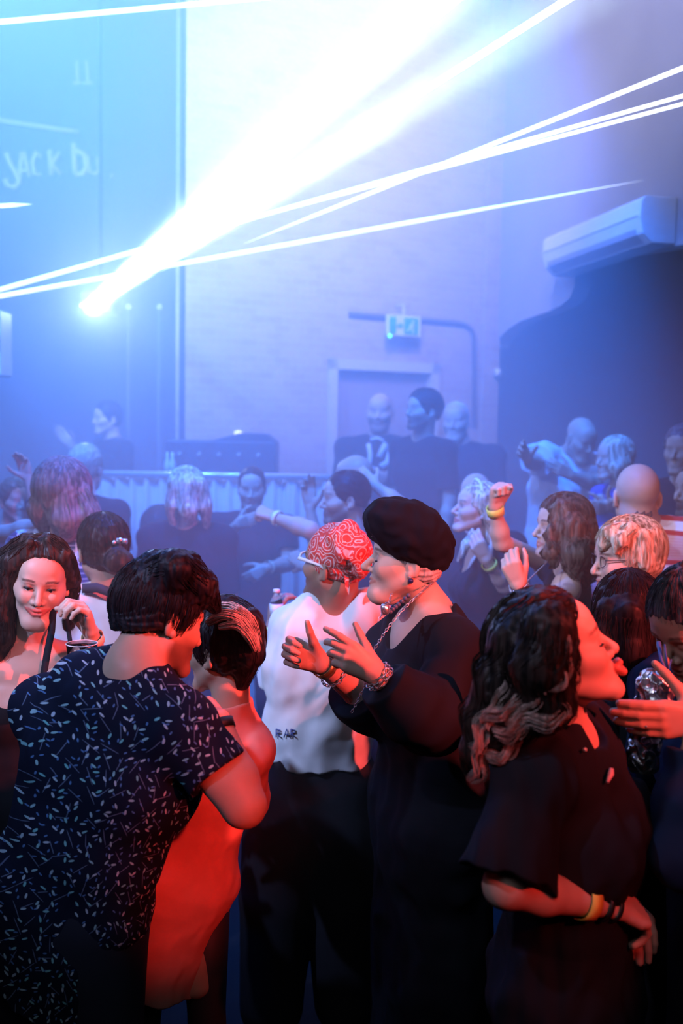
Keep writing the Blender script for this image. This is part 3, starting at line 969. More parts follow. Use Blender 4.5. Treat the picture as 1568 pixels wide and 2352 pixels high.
TOPS = {}
def person(label, Y, head, yaw=180, pitch=0, roll=0, size=1.0, tyaw=None, neck=None, hip=None, build=1.0, shw=None, female=False,
           skin_='mid', face=None, floor=0.0, arms=None, hair=None, top=None, bottom=None, vox=0.008, group=None, detail=None, belly=0.0, sex=None):
    """head: pixel of the head centre (between the ears). neck: pixel (+ optional own distance) of the base of the neck."""
    s = size
    R = basis(yaw, pitch, roll)
    hc = P(head[0], head[1], Y if len(head) < 3 else head[2])
    tyaw = yaw if tyaw is None else tyaw
    T = basis(tyaw)
    if neck is None:
        nb = hc + R @ V(0, -0.03, -0.10) * s - V(0, 0, 0.068) * s - T[:, 1] * 0.01
    else:
        nb = P(neck[0], neck[1], neck[2] if len(neck) > 2 else Y)
    if hip is None:
        hz = floor + (nb[2] - floor) * 0.64
        hp = V(nb[0], nb[1], hz) - T[:, 1] * 0.01
    elif len(hip) == 3:
        hp = P(*hip)
    up = nrm(nb - hp)
    L = nrm(T[:, 0] - up * np.dot(T[:, 0], up)); F = np.cross(up, L)
    if np.dot(F, T[:, 1]) < 0: F = -F
    shw = (0.165 if female else 0.185) * build * s if shw is None else shw
    root = empty('person', (hp[0], hp[1], floor), label, 'person', group)
    root['_org'] = [float(x) for x in (hp[0], hp[1], floor)]
    H = Head(hc, R, s)
    TL = np.linalg.norm(nb - hp)
    st = lambda t, f=0.0, l=0.0: hp + (nb - hp) * t + F * f * s + L * l * s
    b = build * s
    # torso stations: (t, half width, half depth, forward shift)
    if female:
        S_ = [(-0.08, 0.150, 0.105, -0.005), (0.08, 0.165, 0.112, -0.01), (0.34, 0.118, 0.088, 0.0), (0.62, 0.135, 0.098, 0.008), (0.84, 0.135, 0.085, 0.0)]
    else:
        S_ = [(-0.08, 0.140, 0.100, -0.005), (0.08, 0.144, 0.100, -0.005), (0.34, 0.140, 0.100, 0.005), (0.64, 0.162, 0.112, 0.008), (0.84, 0.155, 0.092, 0.0)]
    def torso(infl=0.0, t0=-1, t1=2, fl=0.0):
        o = []
        for (ta, wa, da, fa), (tb, wb2, db, fb) in zip(S_[:-1], S_[1:]):
            bl = belly if ta < 0.4 else 0.0
            o.append(('u', ECap(st(ta, fa + bl * 0.5), st(tb, fb), (wa * b + infl + fl * (1 - ta) + bl, da * b + infl + bl), (wb2 * b + infl + fl * (1 - tb), db * b + infl), L), 0.05 * s))
        return o
    sh = {}
    for k, sg in (('L', 1), ('R', -1)):
        sh[k] = nb + L * sg * shw - up * 0.050 * s
        if arms and arms.get(k) and 'sh' in arms[k]:
            sh[k] = P(*arms[k]['sh'])
    # ---- arms
    A = {}
    for k, sg in (('L', 1), ('R', -1)):
        a = (arms or {}).get(k)
        if a is None:
            el = sh[k] - V(0, 0, 0.29) * s + L * sg * 0.035 + F * -0.01
            wr = el - V(0, 0, 0.25) * s + F * 0.06
            A[k] = dict(el=el, wr=wr, D=V(0, 0, -1) + F * 0.2, N=-L * sg, curl=(0.25, 0.3, 0.35, 0.4), thumb=(0.2, 0.2), s=s)
        elif a != 'none':
            el = P(*a['el']); wr = P(*a['wr'])
            D = a.get('D')
            D = nrm(wr - el) if D is None else V(*D)
            if 'to' in a: D = P(*a['to']) - wr
            A[k] = dict(el=el, wr=wr, D=D, N=V(*a.get('N', (0, -1, 0))), curl=a.get('curl', (0.3, 0.3, 0.35, 0.4)), thumb=a.get('thumb', (0.6, 0.3)), s=s * a.get('hs', 1.0), spread=a.get('spread', 0.06), fat=a.get('fat', 1.0))
    armfat = 1.0 + (build - 1.0) * 0.9
    def arm(k, infl=0.0, upto=1.0, fore=True, hand=True, loose=0.0):
        a = A[k]; o = []
        ru, re, rw = 0.047 * armfat * s, 0.038 * armfat * s, 0.0235 * min(armfat, 1.15) * a['s']
        if female: ru *= 0.9; re *= 0.9; rw *= 0.92
        o.append(('u', Sph(sh[k] - up * 0.012, 0.050 * armfat * s + infl), 0.03 * s))
        e = sh[k] + (a['el'] - sh[k]) * min(1, upto)
        o.append(('u', Cap(sh[k], e, ru + infl, ru + (re - ru) * min(1, upto) + infl + loose), 0.03 * s))
        if fore and upto > 1:
            u = upto - 1
            m = a['el'] + (a['wr'] - a['el']) * min(0.32, u)
            o.append(('u', Cap(a['el'], m, re + infl + loose, re * 1.02 + infl + loose), 0.015 * s))
            if u > 0.32:
                e2 = a['el'] + (a['wr'] - a['el']) * min(1, u)
                o.append(('u', Cap(m, e2, re * 1.0 + infl + loose, rw + infl + loose + (re - rw) * (1 - min(1, u))), 0.02 * s))
        if hand:
            ho, a['tips'] = hand_ops(a['wr'], a['D'], a['N'], k, a['curl'], a['thumb'], a['s'], a.get('spread', 0.06), a.get('fat', 1.08))
            o.append(('g', ho, 0.014 * s))
        return o
    # ---- body (skin), one continuous surface
    ops = torso()
    if female:
        for sg in (-1, 1):
            ops.append(('u', Ell(st(0.66, 0.075, sg * 0.068), (0.062 * b, 0.062 * b, 0.062 * b)), 0.03))
    nk = hc + R @ V(0, -0.022, -0.055) * s
    rn_ = (0.050 if female else 0.058) * (0.9 + 0.1 * build) * s
    ops.append(('u', Cap(nk, nb + F * -0.008, rn_, rn_ * 1.12), 0.03 * s))
    for k, sg in (('L', 1), ('R', -1)):
        ops.append(('u', Cap(nb + L * sg * 0.03 * s - up * 0.012, sh[k] + up * 0.008, 0.040 * b, 0.044 * b), 0.04 * s))
        if k in A:
            ops.append(('g', arm(k, upto=2.0), 0.03 * s))
    for sg in (-1, 1):
        th = hp + L * sg * 0.070 * b
        ops.append(('u', Cap(th - V(0, 0, 0.06), th - V(0, 0, 0.25) * s, 0.070 * b, 0.06 * b), 0.01))
    ho, lips = head_ops(H, face, vox > 0.0052)
    ops.append(('g', ho, 0.022 * s))
    v, f_ = sdf_mesh(ops, vox)
    col = np.ones((len(v), 3), np.float32)
    if vox < 0.0065:
        hm = np.linalg.norm(v - hc, axis=1) < 0.2 * s
        q = H.loc(v[hm])
        c = col[hm]
        dl_ = np.min([l[2](v[hm]) for l in lips], axis=0)
        w = np.clip(1 - dl_ / 0.0022, 0, 1)[:, None]
        lc = V(*(face or {}).get('lip', (0.85, 0.45, 0.45)))
        c = c * (1 - w) + lc * w
        for sg in (-1, 1):
            if (face or {}).get('brow', 1):
                bx = (q[:, 0] * sg - 0.033) / 0.021
                bz = (q[:, 2] - 0.0245 - 0.004 * (1 - bx ** 2)) / 0.0042
                w = np.clip(1.6 - 1.6 * np.maximum(np.abs(bx) ** 3, bz ** 2), 0, 1) * (q[:, 1] > 0.04)
                bc = V(*(face or {}).get('browc', (0.22, 0.14, 0.12)))
                c = c * (1 - w[:, None] * 0.85) + bc * w[:, None] * 0.85
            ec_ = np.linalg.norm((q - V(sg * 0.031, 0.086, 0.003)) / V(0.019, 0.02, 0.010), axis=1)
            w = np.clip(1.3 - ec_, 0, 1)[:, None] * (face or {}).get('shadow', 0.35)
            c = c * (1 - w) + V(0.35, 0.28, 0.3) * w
        if (face or {}).get('stubble'):
            w = np.clip((-0.030 - q[:, 2]) / 0.02, 0, 1) * np.clip((q[:, 1] + 0.01) / 0.02, 0, 1) * np.clip(1 - np.abs(q[:, 2] + 0.075) / 0.07, 0, 1) ** 0.3
            w = np.nan_to_num(w)[:, None] * (face or {})['stubble']
            c = c * (1 - w) + V(0.16, 0.12, 0.11) * w
        col[hm] = c
    body = mesh_obj('body', v, f_, SKIN[skin_], root, True, colors=col)
    ctx = dict(root=root, H=H, hp=hp, nb=nb, up=up, L=L, F=F, sh=sh, A=A, torso=torso, arm=arm, st=st, s=s, b=b, floor=floor, hc=hc, R=R, TL=TL, vox=vox, female=female, belly=belly, S_=S_, body=body, nk=nk, rn=rn_)
    if top: top_(ctx, **top)
    bottom_(ctx, **(bottom or {}))
    if hair: hair_(ctx, **hair)
    if face and face.get('eyes') == 'open': eyes_(ctx)
    elif face and face.get('lash'): lashes_(ctx)
    return ctx

def eyes_(c):
    H = c['H']
    for sg in (-1, 1):
        e = V(sg * 0.031, 0.0735, 0.0005)
        me = MB().ell(H(*e), np.array((0.0122, 0.0122, 0.0122)) * H.s, H.R, 20, 14)
        eye = me.build('eye', mat('eye_white', (0.75, 0.72, 0.72), 0.2), c['root'], True)
        eye['_org'] = list(c['root']['_org'])
        g = H.R @ nrm(V(0.0, 1, 0))
        MB().ell(H(*e) + g * 0.0070 * H.s, np.array((0.0068, 0.0060, 0.0068)) * H.s, H.R, 14, 8).build('iris', mat('dark_iris', (0.03, 0.02, 0.02), 0.1), eye, True)
        # upper lashes
        pts = [H(sg * 0.0175, 0.0845, 0.0030), H(sg * 0.024, 0.0900, 0.0060), H(sg * 0.032, 0.0905, 0.0068), H(sg * 0.040, 0.0860, 0.0058), H(sg * 0.0465, 0.0790, 0.0040)]
        MB().tube(pts, [0.0009, 0.0018, 0.0022, 0.0022, 0.0012], 6).build('eyelash', mat('lash_black', (0.01, 0.01, 0.012), 0.5), c['root'], True)

def lashes_(c):
    H = c['H']
    for sg in (-1, 1):
        pts = [H(sg * (0.031 + x), 0.0895 - 0.006 * abs(x) / 0.014 - 0.002 * (x > 0), -0.0042 - 0.003 * (1 - (x / 0.015) ** 2)) for x in (-0.014, -0.008, 0, 0.008, 0.015)]
        MB().tube(pts, [0.0008, 0.0024, 0.0028, 0.0028, 0.0014], 6).build('eyelash', mat('lash_black', (0.01, 0.01, 0.012), 0.5), c['root'], True)

def top_(c, m, name='shirt', infl=0.012, sleeve=0.55, hem=0.0, neck=None, fold=0.004, fseed=1, flare=0.0, loose=0.008, cuts=(), vox=None, extra=(), both=True, sleeves=None, hemcurve=0.0):
    """sleeve: 0 none, <1 part of the upper arm, up to 2 = wrist. hem: position along hip..neck where the cloth ends (negative = below the hip)"""
    s = c['s']; hp, nb, up, L, F = c['hp'], c['nb'], c['up'], c['L'], c['F']
    ops = c['torso'](infl, fl=flare)
    if hem < -0.08:
        a = hp + (nb - hp) * -0.08; e = hp + (nb - hp) * hem
        S0 = c['S_'][0]
        ops.append(('u', ECap(a, e, (S0[1] * c['b'] + infl + flare + c['belly'], S0[2] * c['b'] + infl + c['belly']), (S0[1] * c['b'] + infl + flare * 1.3, S0[2] * c['b'] + infl + 0.01), L), 0.04))
    if c['female']:
        for sg in (-1, 1):
            ops.append(('u', Ell(c['st'](0.66, 0.075, sg * 0.068), np.array((0.062, 0.062, 0.062)) * c['b'] + infl), 0.04))
    for k, sg in (('L', 1), ('R', -1)):
        if sleeve > 0 or (sleeves and sleeves.get(k)):
            sl = (sleeves or {}).get(k, sleeve)
            ops.append(('u', Cap(nb + L * sg * 0.035 * s - up * 0.014, c['sh'][k] + up * 0.006, 0.042 * c['b'] + infl, 0.045 * c['b'] + infl), 0.035))
            if k in c['A'] and sl > 0:
                g = c['arm'](k, infl, sl, True, False, loose)
                a = c['A'][k]
                if sl < 1:
                    d = nrm(a['el'] - c['sh'][k]); q = c['sh'][k] + (a['el'] - c['sh'][k]) * sl
                else:
                    d = nrm(a['wr'] - a['el']); q = a['el'] + (a['wr'] - a['el']) * (sl - 1)
                g.append(('c', (q, d), 0.004))
                ops.append(('g', g, 0.03 * s))
        else:
            ops.append(('u', Cap(nb + L * sg * 0.05 * s - up * 0.03, c['sh'][k] - L * sg * 0.05 - up * 0.02, 0.03 * c['b'] + infl, 0.035 * c['b'] + infl), 0.03))
    q = hp + (nb - hp) * hem
    if hemcurve:
        ops.append(('d', lambda p: np.maximum(0, (q - p) @ nrm(up) + hemcurve * (((p - q) @ L) / 0.2) ** 2 - 0.0) * 1.0 * (((q - p) @ up) > -0.08)))
    ops.append(('c', (q, -up), 0.004))
    # neck opening
    for cu in (neck or []):
        kind = cu[0]
        if kind == 's': ops.append(('s', Sph(c['st'](*cu[1]), cu[2] * s), 0.008))
        elif kind == 'e': ops.append(('s', Ell(c['st'](*cu[1]), np.array(cu[2]) * s, np.stack([L, F, up], 1)), 0.008))
    for e in extra: ops.append(e)
    if fold:
        ops.append(('d', waves(fseed, 10, 0.035, 0.22, fold, (1, 1, 0.55))))
    for cu in cuts: ops.append(('c', (V(*cu[0]), V(*cu[1])), 0.004))
    v, f_ = sdf_mesh(ops, vox or c['vox'])
    o = mesh_obj(name, v, f_, m, c['root'], True)
    return o

def bottom_(c, kind='trousers', m=None, wide=0.0, flare=0.0, shoes=True, vox=0.014):
    m = m or mat('dark_trousers', (0.018, 0.018, 0.024), 0.9, spec=0.1)
    hp, L, s = c['hp'], c['L'], c['s']
    fl = c['floor']
    Fh = nrm(V(c['F'][0], c['F'][1], 0)); Lh = nrm(V(L[0], L[1], 0))
    legs = []
    for sg in (-1, 1):
        j = hp + Lh * sg * 0.085 * c['b']
        an = V(j[0], j[1], fl + 0.09) + Lh * sg * 0.03
        kn = (j + an) / 2 + Fh * 0.02
        legs.append((j, kn, an))
    if kind == 'trousers':
        ops = [('u', ECap(c['st'](-0.08), c['st'](0.14), (0.162 * c['b'] + c['belly'], 0.120 * c['b'] + c['belly']), (0.158 * c['b'] + c['belly'], 0.116 * c['b'] + c['belly']), L), 0)]
        for j, kn, an in legs:
            ops.append(('u', Cap(j, kn, 0.098 * c['b'] + wide * 0.4, 0.072 * s + wide), 0.04))
            ops.append(('u', Cap(kn, an, 0.072 * s + wide, 0.055 * s + wide), 0.02))
        v, f_ = sdf_mesh(ops, vox)
        mesh_obj('trousers', v, f_, m, c['root'], True)
    else:
        # bare or stockinged legs under a skirt
        for j, kn, an in legs:
            MB().tube([j, kn, kn + (an - kn) * 0.3, an], [0.075, 0.052, 0.052, 0.034], 12).build('leg', m, c['root'], True)
    if shoes:
        for j, kn, an in legs:
            b = V(an[0], an[1], fl)
            mb = MB().ell(b + Fh * 0.055 + V(0, 0, 0.036), (0.046, 0.125, 0.036), np.stack([Lh, Fh, V(0, 0, 1)], 1), 14, 8)
            mb.tube([b + V(0, 0, 0.03), b + V(0, 0, 0.11)], [0.046, 0.042], 12)
            mb.build('shoe', mat('dark_shoe', (0.02, 0.02, 0.024), 0.5), c['root'], True)

HAIRM = {}
def hair_mat(name, c1, c2, rough=0.45):
    if name in HAIRM: return HAIRM[name]
    q = NT('hair_' + name)
    tc = q.n('ShaderNodeTexCoord')
    nz = q.n('ShaderNodeTexNoise', i_Scale=90.0, i_Detail=2.0)
    mp = q.n('ShaderNodeMapping'); mp.inputs['Scale'].default_value = (1, 1, 0.12)
    q.l(tc.outputs['Object'], mp.inputs['Vector']); q.l(mp.outputs[0], nz.inputs['Vector'])
    fc = q.n('ShaderNodeMath', operation='MULTIPLY_ADD', use_clamp=True)
    q.l(nz.outputs['Fac'], fc.inputs[0]); fc.inputs[1].default_value = 4.0; fc.inputs[2].default_value = -1.5
    q.l(q.mix(fc.outputs[0], c1, c2), q.b.inputs['Base Color'])
    q.b.inputs['Roughness'].default_value = rough
    q.b.inputs['Specular IOR Level'].default_value = 0.18
    HAIRM[name] = q.m
    return q.m

HN1 = nrm(V(0, 0.843, -0.537))
def hair_(c, m, kind='short', thick=0.012, n=0, guides=(), gr=0.02, gn=12, wave=0.0, wl=0.05, ext=(), hairline=(0.085, 0.072), seed=3, srad=0.0007, slen=0.05, cut_back=None, name='hair', gk=0.02, ears=True, base=True):
    """cap hair with surface strands; guides: list of lists of world points with radii, each a lock"""
    H = c['H']; s = H.s; vox = min(c['vox'], 0.006)
    rg = np.random.RandomState(seed)
    V_, F_ = [], []
    off = 0
    def put(v, f):
        nonlocal off
        V_.append(v); F_.append(f + off); off += len(v)
    ops = []
    if kind != 'none':
        r = V(0.075, 0.094, 0.086) + thick
        cap = [('u', H.ell((0, -0.014, 0.037), r), 0)]
        if kind in ('short', 'long'):
            cap.append(('u', H.ell((0, -0.045, -0.015), (0.058 + thick, 0.045 + thick, 0.05)), 0.02))
        po = H(0, hairline[0], hairline[1]); pn = H.R @ HN1
        cap.append(('c', (po, pn), 0.006))
        if kind == 'short':
            zc_ = -0.062 if cut_back is None else cut_back
            cap.append(('c', (H(0, -0.08, zc_), H.R @ nrm(V(0, 0.25, -1))), 0.006))
            if ears:
                for sg in (-1, 1):
                    cap.append(('s', H.ell((sg * 0.085, -0.006, -0.018), (0.02, 0.020, 0.036)), 0.006 * s))
        def rip(p):
            q = H.loc(p)
            ph = np.arctan2(q[:, 0], q[:, 1] + 0.02)
            ph2 = np.arctan2(q[:, 0], q[:, 2] + 0.02)
            return 0.0011 * s * np.sin(ph * 46 + 4 * np.sin(q[:, 2] * 50)) + 0.0013 * s * np.sin(ph2 * 23 + 3 * np.sin(q[:, 1] * 40))
        cap.append(('d', rip))
        ops.append(('g', cap, 0))
    for e in ext: ops.append(e)
    for g in guides:
        pts, rad = g
        gg = [('u', Cap(pts[i], pts[i + 1], rad[i], rad[i + 1]), gk) for i in range(len(pts) - 1)]
        ops.append(('g', gg, gk))
    if guides or ext:
        ops.append(('d', waves(seed + 5, 8, 0.012, 0.05, 0.0022, (1.6, 1.6, 0.35))))
    if base:
        v, f_ = sdf_mesh(ops, vox)
        put(v, f_)
    # surface strands on the cap
    if n and kind != 'none':
        rr = (V(0.075, 0.094, 0.086) + thick)
        th0 = rg.rand(n) * 1.9 + 0.05; ph = rg.rand(n) * 6.283
        M = 6
        out = []
        for j in range(M):
            th = th0 + (slen / 0.1) * j / (M - 1) * (0.6 + 0.4 * rg.rand(n) * 0 + 0.4)
            lift = 1.0 + 0.012 + 0.05 * rg.rand(n) * (j / (M - 1)) * (1 if kind == 'short' else 0.5)
            q = np.stack([np.sin(th) * np.cos(ph) * rr[0], np.sin(th) * np.sin(ph) * rr[1], np.cos(th) * rr[2]], 1) * lift[:, None] + V(0, -0.014, 0.037)
            out.append(q)
        q = np.stack(out, 1)
        ok = ((q[:, -1] - V(0, hairline[0], hairline[1])) @ HN1 < 0.012) & ((q[:, 0] - V(0, hairline[0], hairline[1])) @ HN1 < -0.002)
        if kind == 'short': ok &= q[:, -1, 2] > (-0.06 if cut_back is None else cut_back - 0.005)
        q = q[ok]
        w = H.c + (q * s) @ H.R.T
        if len(w):
            sv, sf = strands(w, np.linspace(1, 0.4, M) * srad, '', None, None); put(sv, sf)
    # strands along the guides
    for g in (guides if gn else ()):
        pts, rad = g
        pts = np.array([V(*p) for p in pts]); rad = np.array(rad, float)
        M = max(10, 4 * len(pts))
        t = np.linspace(0, len(pts) - 1, M)
        i0 = np.clip(t.astype(int), 0, len(pts) - 2); fr = (t - i0)[:, None]
        p0 = pts[np.clip(i0 - 1, 0, len(pts) - 1)]; p1 = pts[i0]; p2 = pts[i0 + 1]; p3 = pts[np.clip(i0 + 2, 0, len(pts) - 1)]
        cl = 0.5 * ((2 * p1) + (-p0 + p2) * fr + (2 * p0 - 5 * p1 + 4 * p2 - p3) * fr ** 2 + (-p0 + 3 * p1 - 3 * p2 + p3) * fr ** 3)
        rc = np.interp(t, np.arange(len(rad)), rad)
        d = np.gradient(cl, axis=0); d /= np.linalg.norm(d, axis=1, keepdims=True) + 1e-9
        a = np.cross(d, V(0.3, 1, 0.1)); a /= np.linalg.norm(a, axis=1, keepdims=True) + 1e-9
        bb = np.cross(d, a)
        ph = rg.rand(gn) * 6.283; ro = (0.8 + 0.35 * rg.rand(gn)) if base else 0.1 + 1.1 * np.sqrt(rg.rand(gn))
        tw = rg.rand(gn) * 2 - 1
        s_ = np.cumsum(np.r_[0, np.linalg.norm(np.diff(cl, axis=0), axis=1)])
        wv_ = wave * np.sin(s_[None] / wl * 6.283 + ph[:, None] * 0.35 + 0.6 * rg.rand(gn)[:, None]) * np.clip(s_ / 0.08, 0, 1)[None]
        ang = ph[:, None] + tw[:, None] * t[None] * 0.35
        rad_ = rc[None] * ro[:, None] + 0.0005
        paths = cl[None] + (np.cos(ang) * rad_ + wv_)[..., None] * a[None] + (np.sin(ang) * rad_ + wv_ * 0.6)[..., None] * bb[None]
        sv, sf = strands(paths, np.linspace(1, 0.5, M) * srad * 1.2, '', None, None); put(sv, sf)
    return mesh_obj(name, np.concatenate(V_), np.concatenate(F_), m, c['root'], True)

def band(c, k, name, m, t=0.92, w=0.02, r=0.030, label=None, infl=0.0):
    """a band round the wrist of arm k, t along the forearm"""
    a = c['A'][k]; d = nrm(a['wr'] - a['el']); p = a['el'] + (a['wr'] - a['el']) * t
    n = 22
    x = nrm(np.cross(d, (0, 1, 0.1))); y = np.cross(d, x)
    vs_, fs_ = [], []
    for i in range(n):
        an = 2 * math.pi * i / n
        e = math.cos(an) * x + math.sin(an) * y
        for (o, rr) in ((-w / 2, r), (w / 2, r), (w / 2, r + 0.0015), (-w / 2, r + 0.0015)):
            vs_.append(p + d * o + e * rr)
    for i in range(n):
        j = (i + 1) % n
        for q in range(4):
            fs_.append((i * 4 + q, i * 4 + (q + 1) % 4, j * 4 + (q + 1) % 4, j * 4 + q))
    o = mesh_obj(name, vs_, fs_, m, c['root'], True)
    if label: o['label'] = label
    return o

def fabric(name, col, rough=0.85, sheen=0.2, var=0.1, nscale=25):
    return mat(name, col, rough, spec=0.12, var=var, nscale=nscale, sheen=0.0)
M_BLACK = fabric('black_jersey', (0.012, 0.014, 0.020))
M_BLACK2 = fabric('black_crepe', (0.011, 0.014, 0.021), 0.8)
M_WHITET = fabric('white_cotton', (0.78, 0.77, 0.78), 0.9)
M_YBAND = mat('yellow_paper_band', (0.85, 0.72, 0.12), 0.6)
HB = hair_mat('dark_brown', (0.016, 0.012, 0.012), (0.05, 0.035, 0.03))
HK = hair_mat('black', (0.006, 0.006, 0.009), (0.02, 0.018, 0.022))
HBL = hair_mat('blonde', (0.30, 0.21, 0.13), (0.86, 0.76, 0.60))
HGR = hair_mat('grey_blonde', (0.45, 0.42, 0.40), (0.65, 0.60, 0.56))
HM = hair_mat('mid_brown', (0.06, 0.04, 0.03), (0.16, 0.11, 0.08))
HW = hair_mat('deep_brown', (0.010, 0.008, 0.008), (0.045, 0.030, 0.026))
# ---------------------------------------------------------------- patterned cloth
def leaf_shirt():
    q = NT('navy_leaf_print')
    tc = q.n('ShaderNodeTexCoord')
    sx = q.n('ShaderNodeSeparateXYZ'); q.l(tc.outputs['Object'], sx.inputs[0])
    u = q.math('ADD', sx.outputs[0], q.math('MULTIPLY', sx.outputs[1], 0.6))
    v = q.math('ADD', sx.outputs[2], q.math('MULTIPLY', sx.outputs[1], 0.25))
    def sprigs(scale, L, W, seed, thr):
        cb = q.n('ShaderNodeCombineXYZ')
        q.l(q.math('MULTIPLY_ADD', u, scale, seed), cb.inputs[0]); q.l(q.math('MULTIPLY_ADD', v, scale, seed * 0.7), cb.inputs[1])
        vo = q.n('ShaderNodeTexVoronoi', voronoi_dimensions='2D', i_Scale=1.0)
        vo.inputs['Randomness'].default_value = 0.9
        q.l(cb.outputs[0], vo.inputs['Vector'])
        d = q.n('ShaderNodeVectorMath', operation='SUBTRACT')
        q.l(cb.outputs[0], d.inputs[0]); q.l(vo.outputs['Position'], d.inputs[1])
        ds = q.n('ShaderNodeSeparateXYZ'); q.l(d.outputs[0], ds.inputs[0])
        cs_ = q.n('ShaderNodeSeparateColor'); q.l(vo.outputs['Color'], cs_.inputs[0])
        an = q.math('MULTIPLY', cs_.outputs[0], 2.6)
        ca = q.math('COSINE', an); sa = q.math('SINE', an)
        a = q.math('ADD', q.math('MULTIPLY', ds.outputs[0], ca), q.math('MULTIPLY', ds.outputs[1], sa))
        b = q.math('SUBTRACT', q.math('MULTIPLY', ds.outputs[1], ca), q.math('MULTIPLY', ds.outputs[0], sa))
        e = q.math('ADD', q.math('POWER', q.math('ABSOLUTE', q.math('DIVIDE', a, L)), 2.0), q.math('POWER', q.math('ABSOLUTE', q.math('DIVIDE', b, W)), 2.0))
        m = q.math('LESS_THAN', e, 1.0)
        on = q.math('GREATER_THAN', cs_.outputs[1], thr)
        return q.math('MULTIPLY', m, on), cs_.outputs[2]
    m1, c1 = sprigs(43.0, 0.27, 0.10, 3.0, 0.22)
    m2, c2 = sprigs(29.0, 0.62, 0.028, 11.0, 0.25)
    m3, c3 = sprigs(52.0, 0.22, 0.09, 23.0, 0.45)
    base = (0.008, 0.011, 0.028)
    leaf = q.mix(c1, (0.50, 0.55, 0.66), (0.18, 0.50, 0.52))
    c = q.mix(m2, base, (0.12, 0.15, 0.24))
    c = q.mix(m3, c, (0.10, 0.20, 0.42))
    c = q.mix(m1, c, leaf)
    q.l(c, q.b.inputs['Base Color'])
    q.b.inputs['Roughness'].default_value = 0.85
    q.b.inputs['Specular IOR Level'].default_value = 0.12
    return q.m

def striped():
    q = NT('pink_and_red_striped_knit')
    tc = q.n('ShaderNodeTexCoord')
    sx = q.n('ShaderNodeSeparateXYZ'); q.l(tc.outputs['Object'], sx.inputs[0])
    z = q.math('ADD', sx.outputs[2], q.math('MULTIPLY', sx.outputs[0], 0.05))
    f = q.math('FRACT', q.math('MULTIPLY', z, 6.2))
    thin = q.math('FRACT', q.math('MULTIPLY', z, 95.0))
    red = q.math('MULTIPLY', q.math('GREATER_THAN', f, 0.02), q.math('LESS_THAN', f, 0.13))
    red2 = q.math('MULTIPLY', q.math('GREATER_THAN', f, 0.34), q.math('LESS_THAN', f, 0.45))
    wh = q.math('MULTIPLY', q.math('GREATER_THAN', f, 0.13), q.math('LESS_THAN', f, 0.34))
    base = q.mix(q.math('GREATER_THAN', thin, 0.6), (0.72, 0.42, 0.42), (0.74, 0.52, 0.50))
    c = q.mix(wh, base, (0.85, 0.80, 0.78))
    c = q.mix(q.math('MAXIMUM', red, red2), c, (0.55, 0.05, 0.04))
    q.l(c, q.b.inputs['Base Color']); q.b.inputs['Roughness'].default_value = 0.9
    return q.m

def plaid():
    q = NT('blue_plaid')
    tc = q.n('ShaderNodeTexCoord')
    sx = q.n('ShaderNodeSeparateXYZ'); q.l(tc.outputs['Object'], sx.inputs[0])
    def lines(s, k, w):
        f = q.math('FRACT', q.math('MULTIPLY', s, k))
        return q.math('LESS_THAN', f, w)
    a = q.math('ADD', lines(sx.outputs[2], 16.0, 0.16), lines(sx.outputs[2], 48.0, 0.16))
    b = q.math('ADD', lines(sx.outputs[0], 16.0, 0.16), lines(sx.outputs[0], 16.0, 0.3))
    m = q.math('MINIMUM', q.math('MULTIPLY', q.math('ADD', a, b), 0.5), 1.0)
    q.l(q.mix(m, (0.03, 0.05, 0.12), (0.62, 0.66, 0.75)), q.b.inputs['Base Color'])
    q.b.inputs['Roughness'].default_value = 0.9
    return q.m

def paisley():
    q = NT('red_paisley')
    tc = q.n('ShaderNodeTexCoord')
    nz = q.n('ShaderNodeTexNoise', i_Scale=14.0, i_Detail=1.0)
    q.l(tc.outputs['Object'], nz.inputs['Vector'])
    vo = q.n('ShaderNodeTexVoronoi', i_Scale=20.0); vo.inputs['Randomness'].default_value = 0.7
    av = q.n('ShaderNodeVectorMath', operation='MULTIPLY_ADD')
    q.l(nz.outputs['Color'], av.inputs[0]); av.inputs[1].default_value = (0.035, 0.035, 0.035); q.l(tc.outputs['Object'], av.inputs[2])
    q.l(av.outputs[0], vo.inputs['Vector'])
    r = q.math('MULTIPLY', vo.outputs['Distance'], 5.2)
    ring = q.math('LESS_THAN', q.math('ABSOLUTE', q.math('SUBTRACT', q.math('FRACT', r), 0.5)), 0.13)
    vo2 = q.n('ShaderNodeTexVoronoi', i_Scale=130.0); q.l(tc.outputs['Object'], vo2.inputs['Vector'])
    dots = q.math('LESS_THAN', vo2.outputs['Distance'], 0.26)
    zone = q.math('GREATER_THAN', nz.outputs['Fac'], 0.50)
    m = q.math('MAXIMUM', ring, q.math('MULTIPLY', dots, zone))
    c = q.mix(q.math('MULTIPLY', m, 0.75), (0.62, 0.045, 0.03), (0.80, 0.62, 0.58))
    q.l(c, q.b.inputs['Base Color']); q.b.inputs['Roughness'].default_value = 0.8
    return q.m

def lock(pts, rad):
    """a lock of hair through pixels (x, y, distance)"""
    return ([P(*p) for p in pts], rad if hasattr(rad, '__len__') else [rad] * len(pts))

